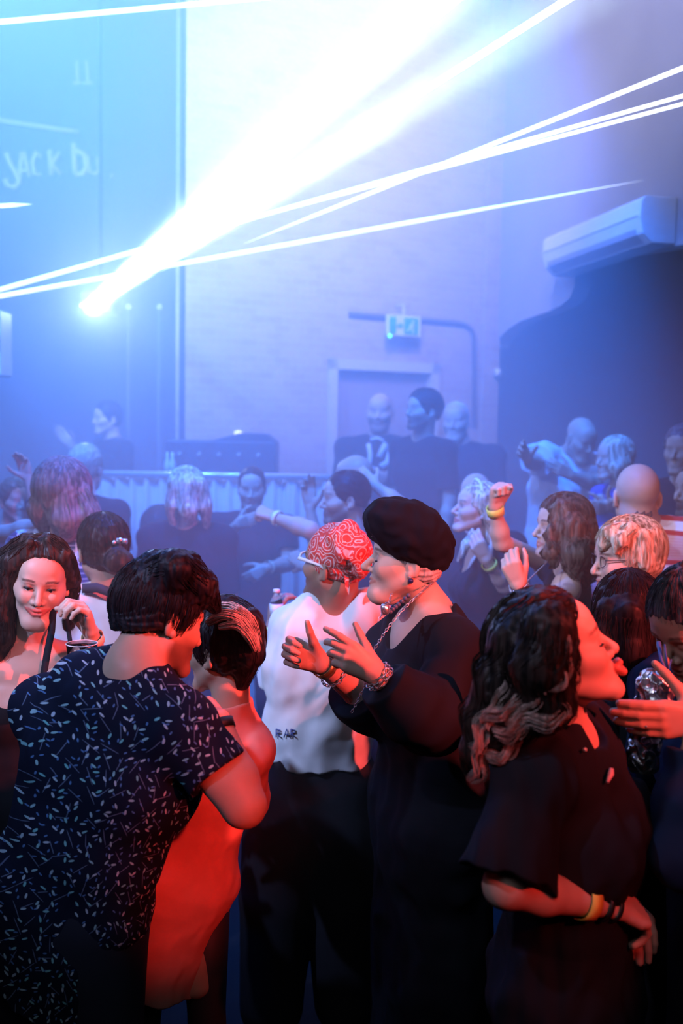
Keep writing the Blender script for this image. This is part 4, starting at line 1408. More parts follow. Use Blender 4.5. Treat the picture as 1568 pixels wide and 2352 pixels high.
# ================================================================ FOREGROUND
# man in the leaf-print shirt, bending to the woman in the salmon dress
A_ = person('man in a dark leaf-print short-sleeved shirt bending forward, seen from behind', 2.25, (366, 1424), yaw=128, pitch=-18, roll=-8,
    neck=(312, 1545, 2.17), tyaw=152, hip=(150, 2080, 2.25), build=1.2, skin_='mid', vox=0.0035,
    face=dict(stubble=0.8, jaw=1.05),
    arms=dict(R=dict(sh=(420, 1672, 2.08), el=(560, 1850, 2.02), wr=(502, 1660, 2.10), to=(428, 1604, 2.20), N=(-0.2, 0.8, -0.5), curl=(0.15, 0.25, 0.35, 0.45), thumb=(0.2, 0.3)),
              L=dict(sh=(105, 1625, 2.30), el=(120, 1850, 2.55), wr=(230, 1800, 2.70), N=(0, 0, -1))),
    top=dict(m=leaf_shirt(), sleeve=0.60, sleeves=dict(L=0.9), hem=-0.30, infl=0.014, flare=0.018, loose=0.010, fold=0.006, fseed=4, name='shirt'),
    bottom=dict(m=mat('dark_jeans', (0.012, 0.014, 0.03), 0.85)),
    hair=dict(m=HK, kind='short', thick=0.019, n=2600, srad=0.0009, slen=0.06, cut_back=-0.040, seed=8,
              guides=[lock([(330, 1335, 2.22), (400, 1308, 2.20), (460, 1345, 2.24), (496, 1400, 2.30)], [0.030, 0.040, 0.034, 0.012]),
                      lock([(300, 1350, 2.25), (360, 1305, 2.25), (430, 1300, 2.30), (480, 1345, 2.34)], [0.03, 0.034, 0.03, 0.012])], gn=90, gk=0.03))
wt = band(A_, 'R', 'watch_strap', mat('black_rubber', (0.01, 0.01, 0.012), 0.5), t=0.96, w=0.022, r=0.031)
_a = A_['A']['R']; _d = nrm(_a['wr'] - _a['el'])
_fc = _a['el'] + (_a['wr'] - _a['el']) * 0.97
_n = nrm(V(-0.55, -0.8, 0.2) - _d * np.dot(V(-0.55, -0.8, 0.2), _d))
MB().box(_fc + _n * 0.036, (0.036, 0.042, 0.009), np.stack([np.cross(_d, _n), _d, _n], 1)).build('watch_face', mat('watch_case', (0.02, 0.02, 0.02), 0.3), A_['root'], bevel=0.003)
MB().box(_fc + _n * 0.0412, (0.006, 0.036, 0.002), np.stack([np.cross(_d, _n), _d, _n], 1)).build('watch_display', mat('green_display', (0.3, 0.9, 0.6), 0.3, emit=(0.25, 1.0, 0.55), estr=0.9), A_['root'])

# woman in the salmon dress
M_SAL = fabric('salmon_crepe', (0.75, 0.30, 0.24), 0.85)
B_ = person('woman in a high-necked salmon dress with short dark hair and a pale streak, back turned', 2.52, (512, 1492), yaw=-122, pitch=-4,
    neck=(530, 1662, 2.50), tyaw=-165, hip=(402, 2040, 2.50), build=0.88, female=True, skin_='mid', vox=0.004, size=0.95,
    arms=dict(R=dict(sh=(578, 1722, 2.48), el=(575, 1835, 2.62), wr=(470, 1800, 2.80), N=(0, 0, -1)),
              L=dict(sh=(462, 1722, 2.55), el=(430, 1850, 2.70), wr=(440, 1720, 2.80), N=(0, 1, 0))),
    top=dict(m=M_SAL, name='dress', sleeve=1.6, hem=-0.57, infl=0.012, flare=0.004, fold=0.006, fseed=9,
             extra=[('u', Cap(P(524, 1608, 2.5), P(530, 1665, 2.5), 0.058, 0.064), 0.02), ('c', (P(524, 1612, 2.5), V(-0.1, 0, 1)), 0.004)]),
    bottom=dict(kind='skirt', m=mat('dark_stockings', (0.02, 0.015, 0.02), 0.6)),
    hair=dict(m=HK, kind='short', thick=0.018, n=1500, slen=0.07, cut_back=-0.075, seed=12, ears=True,
              guides=[lock([(470, 1440, 2.50), (520, 1400, 2.48), (570, 1430, 2.45), (590, 1490, 2.47)], [0.02, 0.035, 0.035, 0.012]),
                      lock([(520, 1420, 2.45), (560, 1440, 2.43), (575, 1500, 2.44), (556, 1570, 2.47)], [0.03, 0.034, 0.034, 0.018])], gn=60))
hair_({**B_}, hair_mat('silver_streak', (0.45, 0.40, 0.40), (0.8, 0.72, 0.70)), kind='none', name='pale_streak', gn=90, srad=0.0007, seed=31, gk=0.004, base=False,
      guides=[lock([(478, 1428, 2.425), (515, 1412, 2.40), (555, 1425, 2.385), (580, 1465, 2.395), (592, 1498, 2.42)], [0.010, 0.012, 0.013, 0.012, 0.006]),
              lock([(505, 1440, 2.40), (545, 1436, 2.375), (572, 1462, 2.375), (586, 1492, 2.40)], [0.006, 0.010, 0.010, 0.006]),
              lock([(490, 1395, 2.45), (530, 1392, 2.43), (575, 1425, 2.41), (596, 1480, 2.43)], [0.004, 0.010, 0.012, 0.006])])

# smiling woman with long dark hair at the far left
C_ = person('smiling woman with long dark hair and black straps, one hand raised beside her cheek', 2.75, (94, 1335), yaw=14, pitch=-9, roll=-7,
    neck=(60, 1487, 2.80), tyaw=18, build=1.02, female=True, skin_='pale', vox=0.003, size=0.95,
    face=dict(eyes='open', smile=1.0, lip=(0.75, 0.28, 0.30), shadow=0.75, browc=(0.10, 0.07, 0.07), fat=0.006, brow=1, jaw=0.99),
    arms=dict(L=dict(el=(252, 1600, 2.72), wr=(208, 1452, 2.60), to=(186, 1376, 2.56), N=(-0.75, -0.65, 0.0), curl=(0.62, 0.62, 0.6, 0.55), thumb=(0.3, 0.5), hs=0.95),
              R=dict(el=(-40, 1690, 2.80), wr=(120, 1560, 2.62), to=(185, 1530, 2.58), N=(0.2, -0.9, 0.2), curl=(0.45, 0.45, 0.45, 0.5), thumb=(0.7, 0.5))),
    top=dict(m=M_BLACK, name='vest_top', sleeve=0, hem=-0.1, infl=0.008, neck=[('e', (0.98, 0.06), (0.16, 0.12, 0.19)), ('s', (0.95, 0.0, 0.20), 0.10), ('s', (0.95, 0.0, -0.20), 0.10)]),
    hair=dict(m=HB, kind='long', thick=0.016, n=1200, slen=0.08, seed=5, hairline=(0.072, 0.098),
              guides=[lock([(70, 1245, 2.68), (28, 1290, 2.70), (8, 1370, 2.72), (4, 1460, 2.74), (-8, 1545, 2.76)], [0.012, 0.024, 0.032, 0.034, 0.022]),
                      lock([(60, 1240, 2.76), (14, 1290, 2.78), (-14, 1380, 2.82), (-24, 1480, 2.84)], [0.02, 0.032, 0.040, 0.03]),
                      lock([(110, 1240, 2.70), (150, 1272, 2.72), (168, 1330, 2.78), (162, 1400, 2.84), (156, 1440, 2.88)], [0.012, 0.018, 0.018, 0.018, 0.014]),
                      lock([(40, 1330, 2.82), (40, 1400, 2.86), (60, 1460, 2.90)], [0.05, 0.05, 0.04])], gn=110, wave=0.004))
for _s, _w in ((((122, 1398, 2.70), (118, 1450, 2.69), (108, 1500, 2.67), (98, 1560, 2.65)), 0.0095), (((148, 1405, 2.76), (156, 1445, 2.72), (165, 1500, 2.68)), 0.006)):
    _p = [P(*q) for q in _s]
    vv, ff = [], []
    for q in _p:
        vv += [q + V(-_w, 0, 0), q + V(_w, 0, 0), q + V(_w, 0.003, 0), q + V(-_w, 0.003, 0)]
    for i in range(len(_p) - 1):
        for k in range(4):
            ff.append((i * 4 + k, i * 4 + (k + 1) % 4, i * 4 + 4 + (k + 1) % 4, i * 4 + 4 + k))
    mesh_obj('strap', vv, ff, M_BLACK, C_['root'], True)
band(C_, 'L', 'wristband', mat('pale_yellow_band', (0.85, 0.82, 0.55), 0.6), t=0.90, w=0.022, r=0.029, label='pale yellow paper wristband')
_a = C_['A']['L']; _q = P(197, 1419, 2.53)
MB().box(_q, (0.002, 0.003, 0.014)).box(_q + V(0, 0, 0.0035), (0.008, 0.003, 0.002)).build('tattoo', mat('tattoo_ink', (0.05, 0.03, 0.06), 0.6), C_['root'])
# cup in her lower hand
cup = empty('plastic_cup', P(188, 1590, 2.52), 'clear plastic cup whose rim shows over the leaf-print shirt', 'cup'); cup['_org'] = list(cup.location)
_c = P(188, 1478, 2.52)
_cl = NT('clear_plastic'); _cl.b.inputs['Transmission Weight'].default_value = 1.0; _cl.b.inputs['Roughness'].default_value = 0.08; _cl.b.inputs['IOR'].default_value = 1.2; _cl.b.inputs['Base Color'].default_value = (0.9, 0.85, 0.9, 1)
MB().tube([_c - V(0, 0, 0.11), _c - V(0, 0, 0.1095), _c - V(0, 0, 0.05), _c, _c + V(0, 0, 0.0005), _c - V(0, 0, 0.05), _c - V(0, 0, 0.104)], [0.001, 0.030, 0.035, 0.0395, 0.038, 0.0335, 0.0285], 28).build('cup_wall', _cl.m, cup, True)
MB().tube([_c + V(0.0395 * math.cos(t), 0.0395 * math.sin(t), 0) for t in np.linspace(0, 6.283, 33)[:-1]], 0.0014, 6, closed=True).build('rim', mat('plastic_rim', (0.8, 0.75, 0.8), 0.25), cup, True)

# bandana man
M_SK_RED = paisley()
Z_ = person('man in a red paisley bandana and loose white t-shirt, back turned, holding a water bottle', 3.05, (770, 1298), yaw=-124, pitch=6, roll=0,
    neck=(768, 1385, 3.095), tyaw=-172, hip=(716, 1800, 3.159), build=1.1, skin_='tan', vox=0.0038, size=1.0,
    face=dict(stubble=0.5, shadow=0.5),
    arms=dict(L=dict(sh=(672, 1446, 3.180), el=(640, 1585, 3.307), wr=(626, 1444, 3.498), to=(632, 1400, 3.498), N=(0.75, 0.6, 0.1), curl=(0.45, 0.5, 0.5, 0.5), thumb=(0.6, 0.6)),
              R=dict(sh=(842, 1412, 3.053), el=(850, 1560, 3.233), wr=(800, 1560, 3.445), N=(0, 0, -1))),
    top=dict(m=M_WHITET, name='t_shirt', sleeve=0.80, hem=0.165, infl=0.016, flare=0.004, loose=0.026, fold=0.009, fseed=21, sleeves=dict(R=0.6), hemcurve=0.0),
    bottom=dict(m=mat('dark_trousers', (0, 0, 0)), wide=0.05))
hair_({**Z_}, M_SK_RED, kind='bald', thick=0.012, name='bandana', n=0, hairline=(0.10, 0.045), gn=0, gk=0.02,
      guides=[lock([(775, 1235, 2.968), (785, 1275, 2.936), (782, 1288, 2.942)], [0.030, 0.018, 0.012]),
              lock([(800, 1215, 2.989), (822, 1260, 2.957), (834, 1300, 2.957), (842, 1305, 2.968)], [0.03, 0.026, 0.018, 0.012]),
              lock([(790, 1240, 2.968), (812, 1280, 2.942), (826, 1312, 2.947), (828, 1328, 2.952)], [0.03, 0.020, 0.012, 0.003])])
# pointed tail hanging from the knot
MB().prism([P(790, 1322, 2.957), P(801, 1326, 2.957), P(803, 1350, 2.947), P(801, 1367, 2.947), P(793, 1350, 2.947)], (0, 0.006, 0)).build('bandana_tail', M_SK_RED, Z_['root'])
_h = Z_['H']
MB().tube([_h(0.073, 0.088, 0.012), _h(0.080, 0.05, 0.012), _h(0.083, 0.00, 0.008), _h(0.080, -0.02, -0.004)], [0.006, 0.005, 0.004, 0.003], 8) \
    .build('sunglasses_arm', mat('white_plastic', (0, 0, 0)), Z_['root'], True)
MB().tube([_h(x, 0.098 - abs(x) * 0.14, 0.010 + dz) for x, dz in ((0.072, 0), (0.062, 0.016), (0.035, 0.018), (0.012, 0.012), (-0.012, 0.012), (-0.035, 0.018), (-0.062, 0.016), (-0.072, 0))], 0.0035, 8) \
    .build('sunglasses_frame', mat('white_plastic', (0, 0, 0)), Z_['root'], True)
_shirt = [c for c in Z_['root'].children if c.name.startswith('t_shirt')][0]
for _i, _x in enumerate((628, 646, 662)):
    _st = [[(0, 12), (0, -12)], [(0, 12), (9, 8), (9, 2), (0, 0)], [(0, 0), (10, -12)]] if _i != 1 else [[(0, -12), (6, 12), (12, -12)], [(3, -4), (9, -4)]]
    _m = MB()
    for s_ in _st:
        _m.tube([surf(_shirt, _x + 6 + a, 1684 - b * 0.8) for a, b in s_], 0.0022, 5)
    _m.build('print_letter', mat('faded_blue_print', (0.08, 0.10, 0.28), 0.8), Z_['root'], True)
band(Z_, 'L', 'wristband', mat('lime_band', (0.45, 0.8, 0.2), 0.5), t=0.93, w=0.014, r=0.031, label='lime green wristband')
btl = empty('water_bottle', P(634, 1440, 3.498), 'small clear water bottle with a white cap in the raised hand of the bandana man', 'bottle'); btl['_org'] = list(btl.location)
_b = P(634, 1432, 3.472)
MB().lathe(_b, (0, 0, 1), [(0, 0.018), (0.005, 0.0225), (0.075, 0.023), (0.095, 0.017), (0.104, 0.0105), (0.112, 0.0105)], 20).build('bottle_body', _cl.m, btl, True)
MB().lathe(_b, (0, 0, 1), [(0.030, 0.0234), (0.072, 0.0236)], 20).build('label', mat('bottle_label', (0.75, 0.78, 0.85), 0.6), btl, True)
MB().lathe(_b, (0, 0, 1), [(0.110, 0.0125), (0.122, 0.0125), (0.123, 0.010)], 14).build('cap', mat('white_plastic', (0, 0, 0)), btl, True)

# hat woman
Y_ = person('woman in a large black hat and black dress gesturing with both hands, in profile', 2.58, (934, 1287), yaw=-88, pitch=5, roll=0,
    neck=(985, 1402, 2.62), tyaw=-78, hip=(985, 1895, 2.64), build=1.28, female=True, skin_='pale', vox=0.0032, size=0.93, shw=0.19,
    face=dict(fat=0.009, lash=1, lip=(0.8, 0.5, 0.5), nose=1.25, shadow=0.4),
    arms=dict(L=dict(sh=(1045, 1500, 2.44), el=(985, 1660, 2.30), wr=(866, 1550, 2.26), to=(775, 1490, 2.24), N=(-0.1, 0.9, -0.35), curl=(0.20, 0.42, 0.55, 0.6), thumb=(0.45, 0.0), hs=1.05),
              R=dict(sh=(905, 1480, 2.80), el=(868, 1625, 2.62), wr=(738, 1525, 2.46), to=(655, 1490, 2.44), N=(0.05, -0.95, 0.1), curl=(0.62, 0.68, 0.72, 0.75), thumb=(0.42, -0.1), hs=1.05)),
    top=dict(m=M_BLACK2, name='dress', sleeve=1.86, sleeves=dict(R=1.42), hem=-1.35, infl=0.016, flare=0.10, loose=0.022, fold=0.010, fseed=33,
             neck=[('e', (1.02, 0.075), (0.105, 0.10, 0.13)), ('e', (1.06, 0.0), (0.13, 0.07, 0.05))]),
    bottom=dict(kind='skirt', m=mat('dark_stockings', (0.02, 0.015, 0.02), 0.6)),
    hair=dict(m=HGR, kind='short', thick=0.008, n=500, slen=0.06, seed=4, cut_back=-0.07, gn=40, srad=0.0007,
              guides=[lock([(862, 1180, 2.55), (852, 1205, 2.54), (856, 1232, 2.53)], [0.010, 0.010, 0.002])]))
_h = Y_['H']
hm = [('u', Ell(P(940, 1220, 2.56), V(0.112, 0.108, 0.080), basis(-90, 24, 0)[:, [1, 0, 2]] * V(1, 1, 1)), 0),
      ('u', Ell(P(985, 1262, 2.60), V(0.062, 0.085, 0.066)), 0.05), ('u', Ell(P(888, 1196, 2.56), V(0.058, 0.095, 0.042), basis(-90, 24, 0)[:, [1, 0, 2]]), 0.04)]
hm.append(('d', waves(77, 8, 0.03, 0.12, 0.004)))
v, f_ = sdf_mesh(hm, 0.004)
mesh_obj('hat', v, f_, fabric('black_felt', (0.006, 0.007, 0.013), 0.95), Y_['root'], True)
MB().ell(_h(0.082, -0.008, -0.045), 0.007).build('earring', mat('blue_stone', (0.02, 0.02, 0.10), 0.2), Y_['root'], True)
MB().ell(_h(0.082, -0.006, -0.036), 0.004).build('earring', mat('silver', (0.8, 0.8, 0.82), 0.25, 0.9), Y_['root'], True)
M_SILV = mat('silver', (0.8, 0.8, 0.82), 0.25, 0.9)
def chain(pts, r, gap, name, m, root):
    pts = [V(*p) for p in pts]
    L = [0.0]
    for a, b in zip(pts[:-1], pts[1:]): L.append(L[-1] + np.linalg.norm(b - a))
    n = int(L[-1] / gap)
    mb = MB()
    for i in range(n):
        s_ = L[-1] * i / n
        k = max(j for j in range(len(L) - 1) if L[j] <= s_)
        t = (s_ - L[k]) / max(L[k + 1] - L[k], 1e-9)
        p = pts[k] + (pts[k + 1] - pts[k]) * t
        d = nrm(pts[k + 1] - pts[k]); a = nrm(np.cross(d, (0.2, 1, 0.3))); b = np.cross(d, a)
        if i % 2: a, b = b, a
        mb.tube([p + d * gap * 0.75 * math.cos(q) + a * gap * 0.4 * math.sin(q) for q in np.linspace(0, 6.283, 9)[:-1]], r, 4, closed=True)
    return mb.build(name, m, root, True)
chain([P(1012, 1322, 2.60), P(985, 1345, 2.50), P(950, 1375, 2.42), P(915, 1410, 2.40), P(885, 1450, 2.38), P(860, 1490, 2.37), P(848, 1515, 2.36), P(836, 1580, 2.38), P(806, 1640, 2.38)], 0.0009, 0.008, 'necklace', M_SILV, Y_['root'])
chain([P(899, 1365, 2.47), P(893, 1385, 2.44), P(880, 1405, 2.42), P(866, 1430, 2.40)], 0.0009, 0.007, 'necklace', M_SILV, Y_['root'])
pts_ = [P(x, y, d) for x, y, d in ((938, 1368, 2.42), (915, 1388, 2.41), (896, 1405, 2.40), (884, 1400, 2.41), (890, 1382, 2.44))]
mb = MB()
for a, b in zip(pts_[:-1], pts_[1:]):
    for t in np.linspace(0, 1, 4)[:-1]: mb.ell(a + (b - a) * t, 0.006, None, 8, 6)
mb.build('bead_necklace', mat('dark_beads', (0.08, 0.09, 0.16), 0.3), Y_['root'], True)
MB().lathe(P(884, 1400, 2.385), (0.1, -0.2, -1), [(-0.014, 0.007), (-0.008, 0.011), (0.006, 0.011), (0.014, 0.006)], 14).build('pendant', M_SILV, Y_['root'], True)
def rings(c, k, name, t0, t1, m, r, n=3, gap=0.009):
    a = c['A'][k]; d = nrm(a['wr'] - a['el'])
    for t in np.linspace(t0, t1, n):
        p = a['el'] + (a['wr'] - a['el']) * t
        x = nrm(np.cross(d, (0, 1, 0.1))); y = np.cross(d, x)
        chain([p + r * (math.cos(q) * x + math.sin(q) * y) for q in np.linspace(0, 6.283, 25)], 0.0014, gap, name, m, c['root'])
rings(Y_, 'L', 'chain_bracelet', 0.94, 1.0, M_SILV, 0.033, 2, 0.013)
band(Y_, 'R', 'gold_watch_band', mat('gold', (0.8, 0.5, 0.18), 0.3, 0.9), t=0.95, w=0.022, r=0.031)
rings(Y_, 'R', 'chain_bracelet', 0.80, 0.80, M_SILV, 0.036, 1, 0.010)

# woman with wavy hair at the right, in profile
W_ = person('woman in a black shirt with long wavy brown hair, pouting in profile with raised chin', 1.92, (1272, 1506), yaw=86, pitch=25, roll=0,
    neck=(1296, 1690, 1.96), tyaw=66, hip=(1310, 2290, 2.0), build=1.1, female=True, skin_='pale', vox=0.003, size=1.03,
    face=dict(pout=1.0, gap=0.004, lash=1, lip=(0.85, 0.30, 0.28), shadow=0.45, fat=0.003, nose=0.9),
    arms=dict(R=dict(sh=(1225, 1790, 1.82), el=(1160, 2035, 1.74), wr=(1402, 2078, 1.84), to=(1500, 2108, 1.90), N=(-0.2, 0.3, -1), curl=(0.35, 0.4, 0.45, 0.5), thumb=(0.3, 0.3)),
              L=dict(el=(1400, 2020, 2.25), wr=(1440, 2080, 2.08), N=(0, 0, -1))),
    top=dict(m=M_BLACK, name='shirt', sleeve=0.92, hem=-0.3, infl=0.018, flare=0.015, loose=0.030, fold=0.010, fseed=41,
             neck=[('e', (1.06, 0.06), (0.045, 0.045, 0.055))]),
    hair=dict(m=HW, kind='long', thick=0.018, n=2200, slen=0.10, seed=15, hairline=(0.056, 0.088), srad=0.0008, gn=150, wave=0.010, wl=0.10, gk=0.02,
              guides=[lock([(1296, 1385, 1.82), (1258, 1440, 1.77), (1236, 1530, 1.76), (1240, 1600, 1.78), (1180, 1660, 1.80), (1120, 1700, 1.82)], [0.02, 0.045, 0.05, 0.045, 0.035, 0.02]),
                      lock([(1290, 1400, 1.80), (1288, 1480, 1.775), (1278, 1550, 1.775), (1275, 1610, 1.78), (1225, 1655, 1.78), (1190, 1668, 1.78)], [0.015, 0.024, 0.030, 0.036, 0.022, 0.008]),
                      lock([(1240, 1390, 1.88), (1190, 1470, 1.86), (1150, 1570, 1.86), (1120, 1650, 1.87), (1095, 1720, 1.88), (1092, 1790, 1.88)], [0.03, 0.05, 0.05, 0.045, 0.03, 0.008]),
                      lock([(1230, 1400, 1.98), (1180, 1500, 1.98), (1160, 1600, 1.98), (1140, 1700, 1.96)], [0.05, 0.06, 0.06, 0.03])]))
hair_({**W_}, hair_mat('lightened_ends', (0.28, 0.20, 0.17), (0.72, 0.58, 0.50)), kind='none', name='lighter_hair_ends', gn=55, srad=0.0008, seed=52, gk=0.004, base=False, wave=0.009, wl=0.075,
      guides=[lock([(1300, 1455, 1.735), (1298, 1520, 1.735), (1280, 1560, 1.73), (1250, 1590, 1.715)], [0.004, 0.0082, 0.0092, 0.005]),
              lock([(1170, 1545, 1.80), (1165, 1590, 1.79), (1130, 1625, 1.80), (1105, 1680, 1.80), (1085, 1720, 1.81)], [0.005, 0.0103, 0.0124, 0.0124, 0.0061]),
              lock([(1215, 1560, 1.76), (1195, 1610, 1.75), (1150, 1630, 1.76), (1110, 1665, 1.78)], [0.005, 0.0092, 0.0103, 0.0061]),
              lock([(1260, 1600, 1.74), (1300, 1635, 1.745), (1250, 1650, 1.74), (1190, 1668, 1.75), (1140, 1690, 1.77)], [0.0061, 0.0113, 0.0145, 0.0145, 0.0082]),
              lock([(1125, 1680, 1.82), (1110, 1720, 1.82), (1098, 1760, 1.83), (1088, 1800, 1.84)], [0.0124, 0.0166, 0.0145, 0.005]),
              lock([(1155, 1690, 1.79), (1190, 1690, 1.775), (1170, 1720, 1.78), (1120, 1745, 1.80)], [0.0061, 0.0103, 0.0103, 0.005]),
              lock([(1240, 1590, 1.74), (1235, 1610, 1.735), (1200, 1640, 1.745), (1160, 1650, 1.76)], [0.005, 0.0082, 0.0092, 0.005])])
_h = W_['H']
MB().ell(_h(-0.080, -0.004, -0.042), 0.0045).ell(_h(-0.081, -0.003, -0.058), 0.0055).tube([_h(-0.080, -0.004, -0.042), _h(-0.081, -0.003, -0.056)], 0.0012, 6).build('earring', mat('pearl', (0.85, 0.75, 0.72), 0.2), W_['root'], True)
band(W_, 'R', 'wristband', M_YBAND, t=0.74, w=0.026, r=0.036, label='yellow paper wristband')
band(W_, 'R', 'bracelet', mat('black_rubber', (0, 0, 0)), t=0.90, w=0.010, r=0.033)
band(W_, 'R', 'bracelet', mat('black_rubber', (0, 0, 0)), t=1.0, w=0.008, r=0.031)
MB().prism([P(1360, 1632, 1.86), P(1369, 1640, 1.85), P(1366, 1650, 1.85), P(1345, 1625, 1.87)], (0, 0.01, 0)).build('collar', M_BLACK, W_['root'])
_ws = [c for c in W_['root'].children if c.name.startswith('shirt')][0]
MB().tube([surf(_ws, 1404, 1765), surf(_ws, 1402, 1778), surf(_ws, 1394, 1797)], [0.004, 0.0065, 0.003], 8).build('badge', mat('pale_pink_badge', (0.8, 0.5, 0.55), 0.5), W_['root'], True)
MB().ell(surf(_ws, 1343, 1722), 0.004).build('button', mat('pearl', (0, 0, 0)), W_['root'], True)
# small unidentified orange object behind her hair, given an added glow
os_ = empty('orange_object', P(1112, 1590, 2.25), 'small unidentified orange object just behind the long wavy brown hair', 'orange object'); os_['_org'] = list(os_.location)
M_ORG = mat('orange_glow', (0.9, 0.25, 0.05), 0.5, emit=(1.0, 0.16, 0.03), estr=0.9)
MB().tube([P(1116, 1505, 2.25), P(1125, 1512, 2.25), P(1132, 1520, 2.25), P(1122, 1545, 2.25), P(1118, 1590, 2.25)], [0.004, 0.008, 0.008, 0.009, 0.006], 10).build('tube', M_ORG, os_, True)

# person behind with black hair
V_ = person('person with smooth black hair and black top, back turned, behind the pouting woman', 2.66, (1441, 1428), yaw=168, size=1.08, neck=(1448, 1570, 2.70), hip=None, skin_='mid', vox=0.005, female=True,
    top=dict(m=M_BLACK2, sleeve=0.9, hem=-0.1, infl=0.012),
    hair=dict(m=HK, kind='long', thick=0.014, n=800, slen=0.1, seed=19, gn=90,
              guides=[lock([(1395, 1400, 2.57), (1385, 1470, 2.57), (1390, 1560, 2.62)], [0.03, 0.045, 0.035]), lock([(1445, 1410, 2.54), (1445, 1490, 2.55), (1448, 1580, 2.60)], [0.04, 0.05, 0.04]),
                      lock([(1490, 1400, 2.57), (1500, 1470, 2.60), (1495, 1560, 2.64)], [0.03, 0.045, 0.035])]))

# person at the right edge holding a foil packet
M_NAVY = fabric('navy_cotton', (0.012, 0.025, 0.06))
X_ = person('person with greying dark hair looking down, cut by the right edge, gripping a foil-wrapped bottle', 2.20, (1596, 1432), yaw=-62, pitch=-30, neck=(1680, 1560, 2.26), tyaw=-60, hip=(1720, 2080, 2.26), build=1.15, skin_='mid', vox=0.0035,
    arms=dict(L=dict(sh=(1668, 1690, 2.02), el=(1572, 1960, 1.92), wr=(1612, 1652, 2.02), to=(1530, 1654, 2.0), N=(0.0, 1.0, 0.0), curl=(0.12, 0.14, 0.16, 0.20), thumb=(0.75, 0.1), hs=1.08, spread=0.0, fat=1.15),
              R=None),
    top=dict(m=M_NAVY, name='shirt', sleeve=1.72, sleeves=dict(R=0.8), hem=-0.2, infl=0.016, loose=0.016, fold=0.007, fseed=51),
    hair=dict(m=hair_mat('greying_dark', (0.03, 0.035, 0.05), (0.16, 0.17, 0.20)), kind='short', thick=0.016, n=1500, slen=0.07, seed=22))
MB().tube([P(1512, 1475, 2.12), P(1518, 1515, 2.09), P(1531, 1546, 2.07)], [0.005, 0.004, 0.003], 6).tube([P(1526, 1480, 2.1), P(1534, 1546, 2.07), P(1541, 1515, 2.09)], [0.002, 0.003, 0.002], 6) \
    .build('lanyard', mat('blue_ribbon', (0.06, 0.14, 0.45), 0.6), X_['root'], True)
for f, t in ((2, 0.45),):
    p, d = X_['A']['L']['tips'][f]
    MB().ell(p - d * 0.055 + V(0, -0.010, 0.0), (0.003, 0.003, 0.003)).build('ring_stone', M_SILV, X_['root'], True)
fo = [('u', Cap(P(1502, 1580, 2.09), P(1474, 1740, 2.09), 0.036, 0.034), 0), ('u', Ell(P(1500, 1562, 2.09), V(0.030, 0.028, 0.02)), 0.02),
      ('u', Cap(P(1462, 1755, 2.09), P(1492, 1758, 2.09), 0.018, 0.018), 0.012), ('u', Cap(P(1545, 1570, 2.10), P(1520, 1600, 2.09), 0.012, 0.02), 0.02)]
_w1 = waves(91, 12, 0.012, 0.045, 0.010)
fo.append(('d', lambda p: np.abs(_w1(p)) * 1.1 - 0.002))
v, f_ = sdf_mesh(fo, 0.0022)
foil = mesh_obj('foil_bottle', v, f_, mat('crumpled_foil', (0.85, 0.87, 0.92), 0.30, 1.0, bump=0.0), None, False)
setp(foil, 'crumpled silver foil wrapped round a bottle, gripped by the hand at the right edge', 'foil bottle')

# blond person with glasses
U_ = person('person with cropped blond fringed hair and thin glasses, in profile', 3.07, (1440, 1285), yaw=-82, pitch=-4, neck=(1478, 1402, 3.139), tyaw=-110, build=1.05, female=True, skin_='pale', vox=0.004, size=1.0,
    face=dict(fat=0.008, shadow=0.4),
    top=dict(m=fabric('charcoal_jersey', (0.06, 0.06, 0.07)), sleeve=0.8, hem=-0.1, infl=0.014),
    hair=dict(m=HBL, kind='short', thick=0.017, n=3200, slen=0.075, seed=25, cut_back=-0.085, ears=True, gn=40,
              guides=[lock([(1430, 1215, 3.030), (1400, 1225, 3.008), (1384, 1250, 3.019), (1380, 1268, 3.030)], [0.022, 0.022, 0.014, 0.004]),
                      lock([(1450, 1215, 2.987), (1425, 1240, 2.976), (1412, 1268, 2.981)], [0.022, 0.020, 0.006]),
                      lock([(1490, 1230, 3.030), (1500, 1280, 3.052), (1495, 1335, 3.085)], [0.03, 0.03, 0.02]),
                      lock([(1475, 1230, 2.987), (1480, 1290, 2.998), (1478, 1330, 3.030)], [0.02, 0.022, 0.012])]))
_h = U_['H']
for sg in (1, -1):
    MB().tube([_h(sg * 0.033 + 0.021 * math.cos(q), 0.100 - 0.008 * abs(math.cos(q)), 0.004 + 0.017 * math.sin(q)) for q in np.linspace(0, 6.283, 19)[:-1]], 0.0012, 6, closed=True).build('glasses_rim', mat('thin_black_frame', (0.02, 0.02, 0.03), 0.3), U_['root'], True)
MB().tube([_h(0.056, 0.094, 0.010), _h(0.078, 0.05, 0.010), _h(0.083, 0.0, 0.006)], 0.0014, 6).build('glasses_arm', mat('thin_black_frame', (0, 0, 0)), U_['root'], True)
MB().ell(_h(0.084, -0.006, -0.032), 0.0035).build('earring', M_SILV, U_['root'], True)

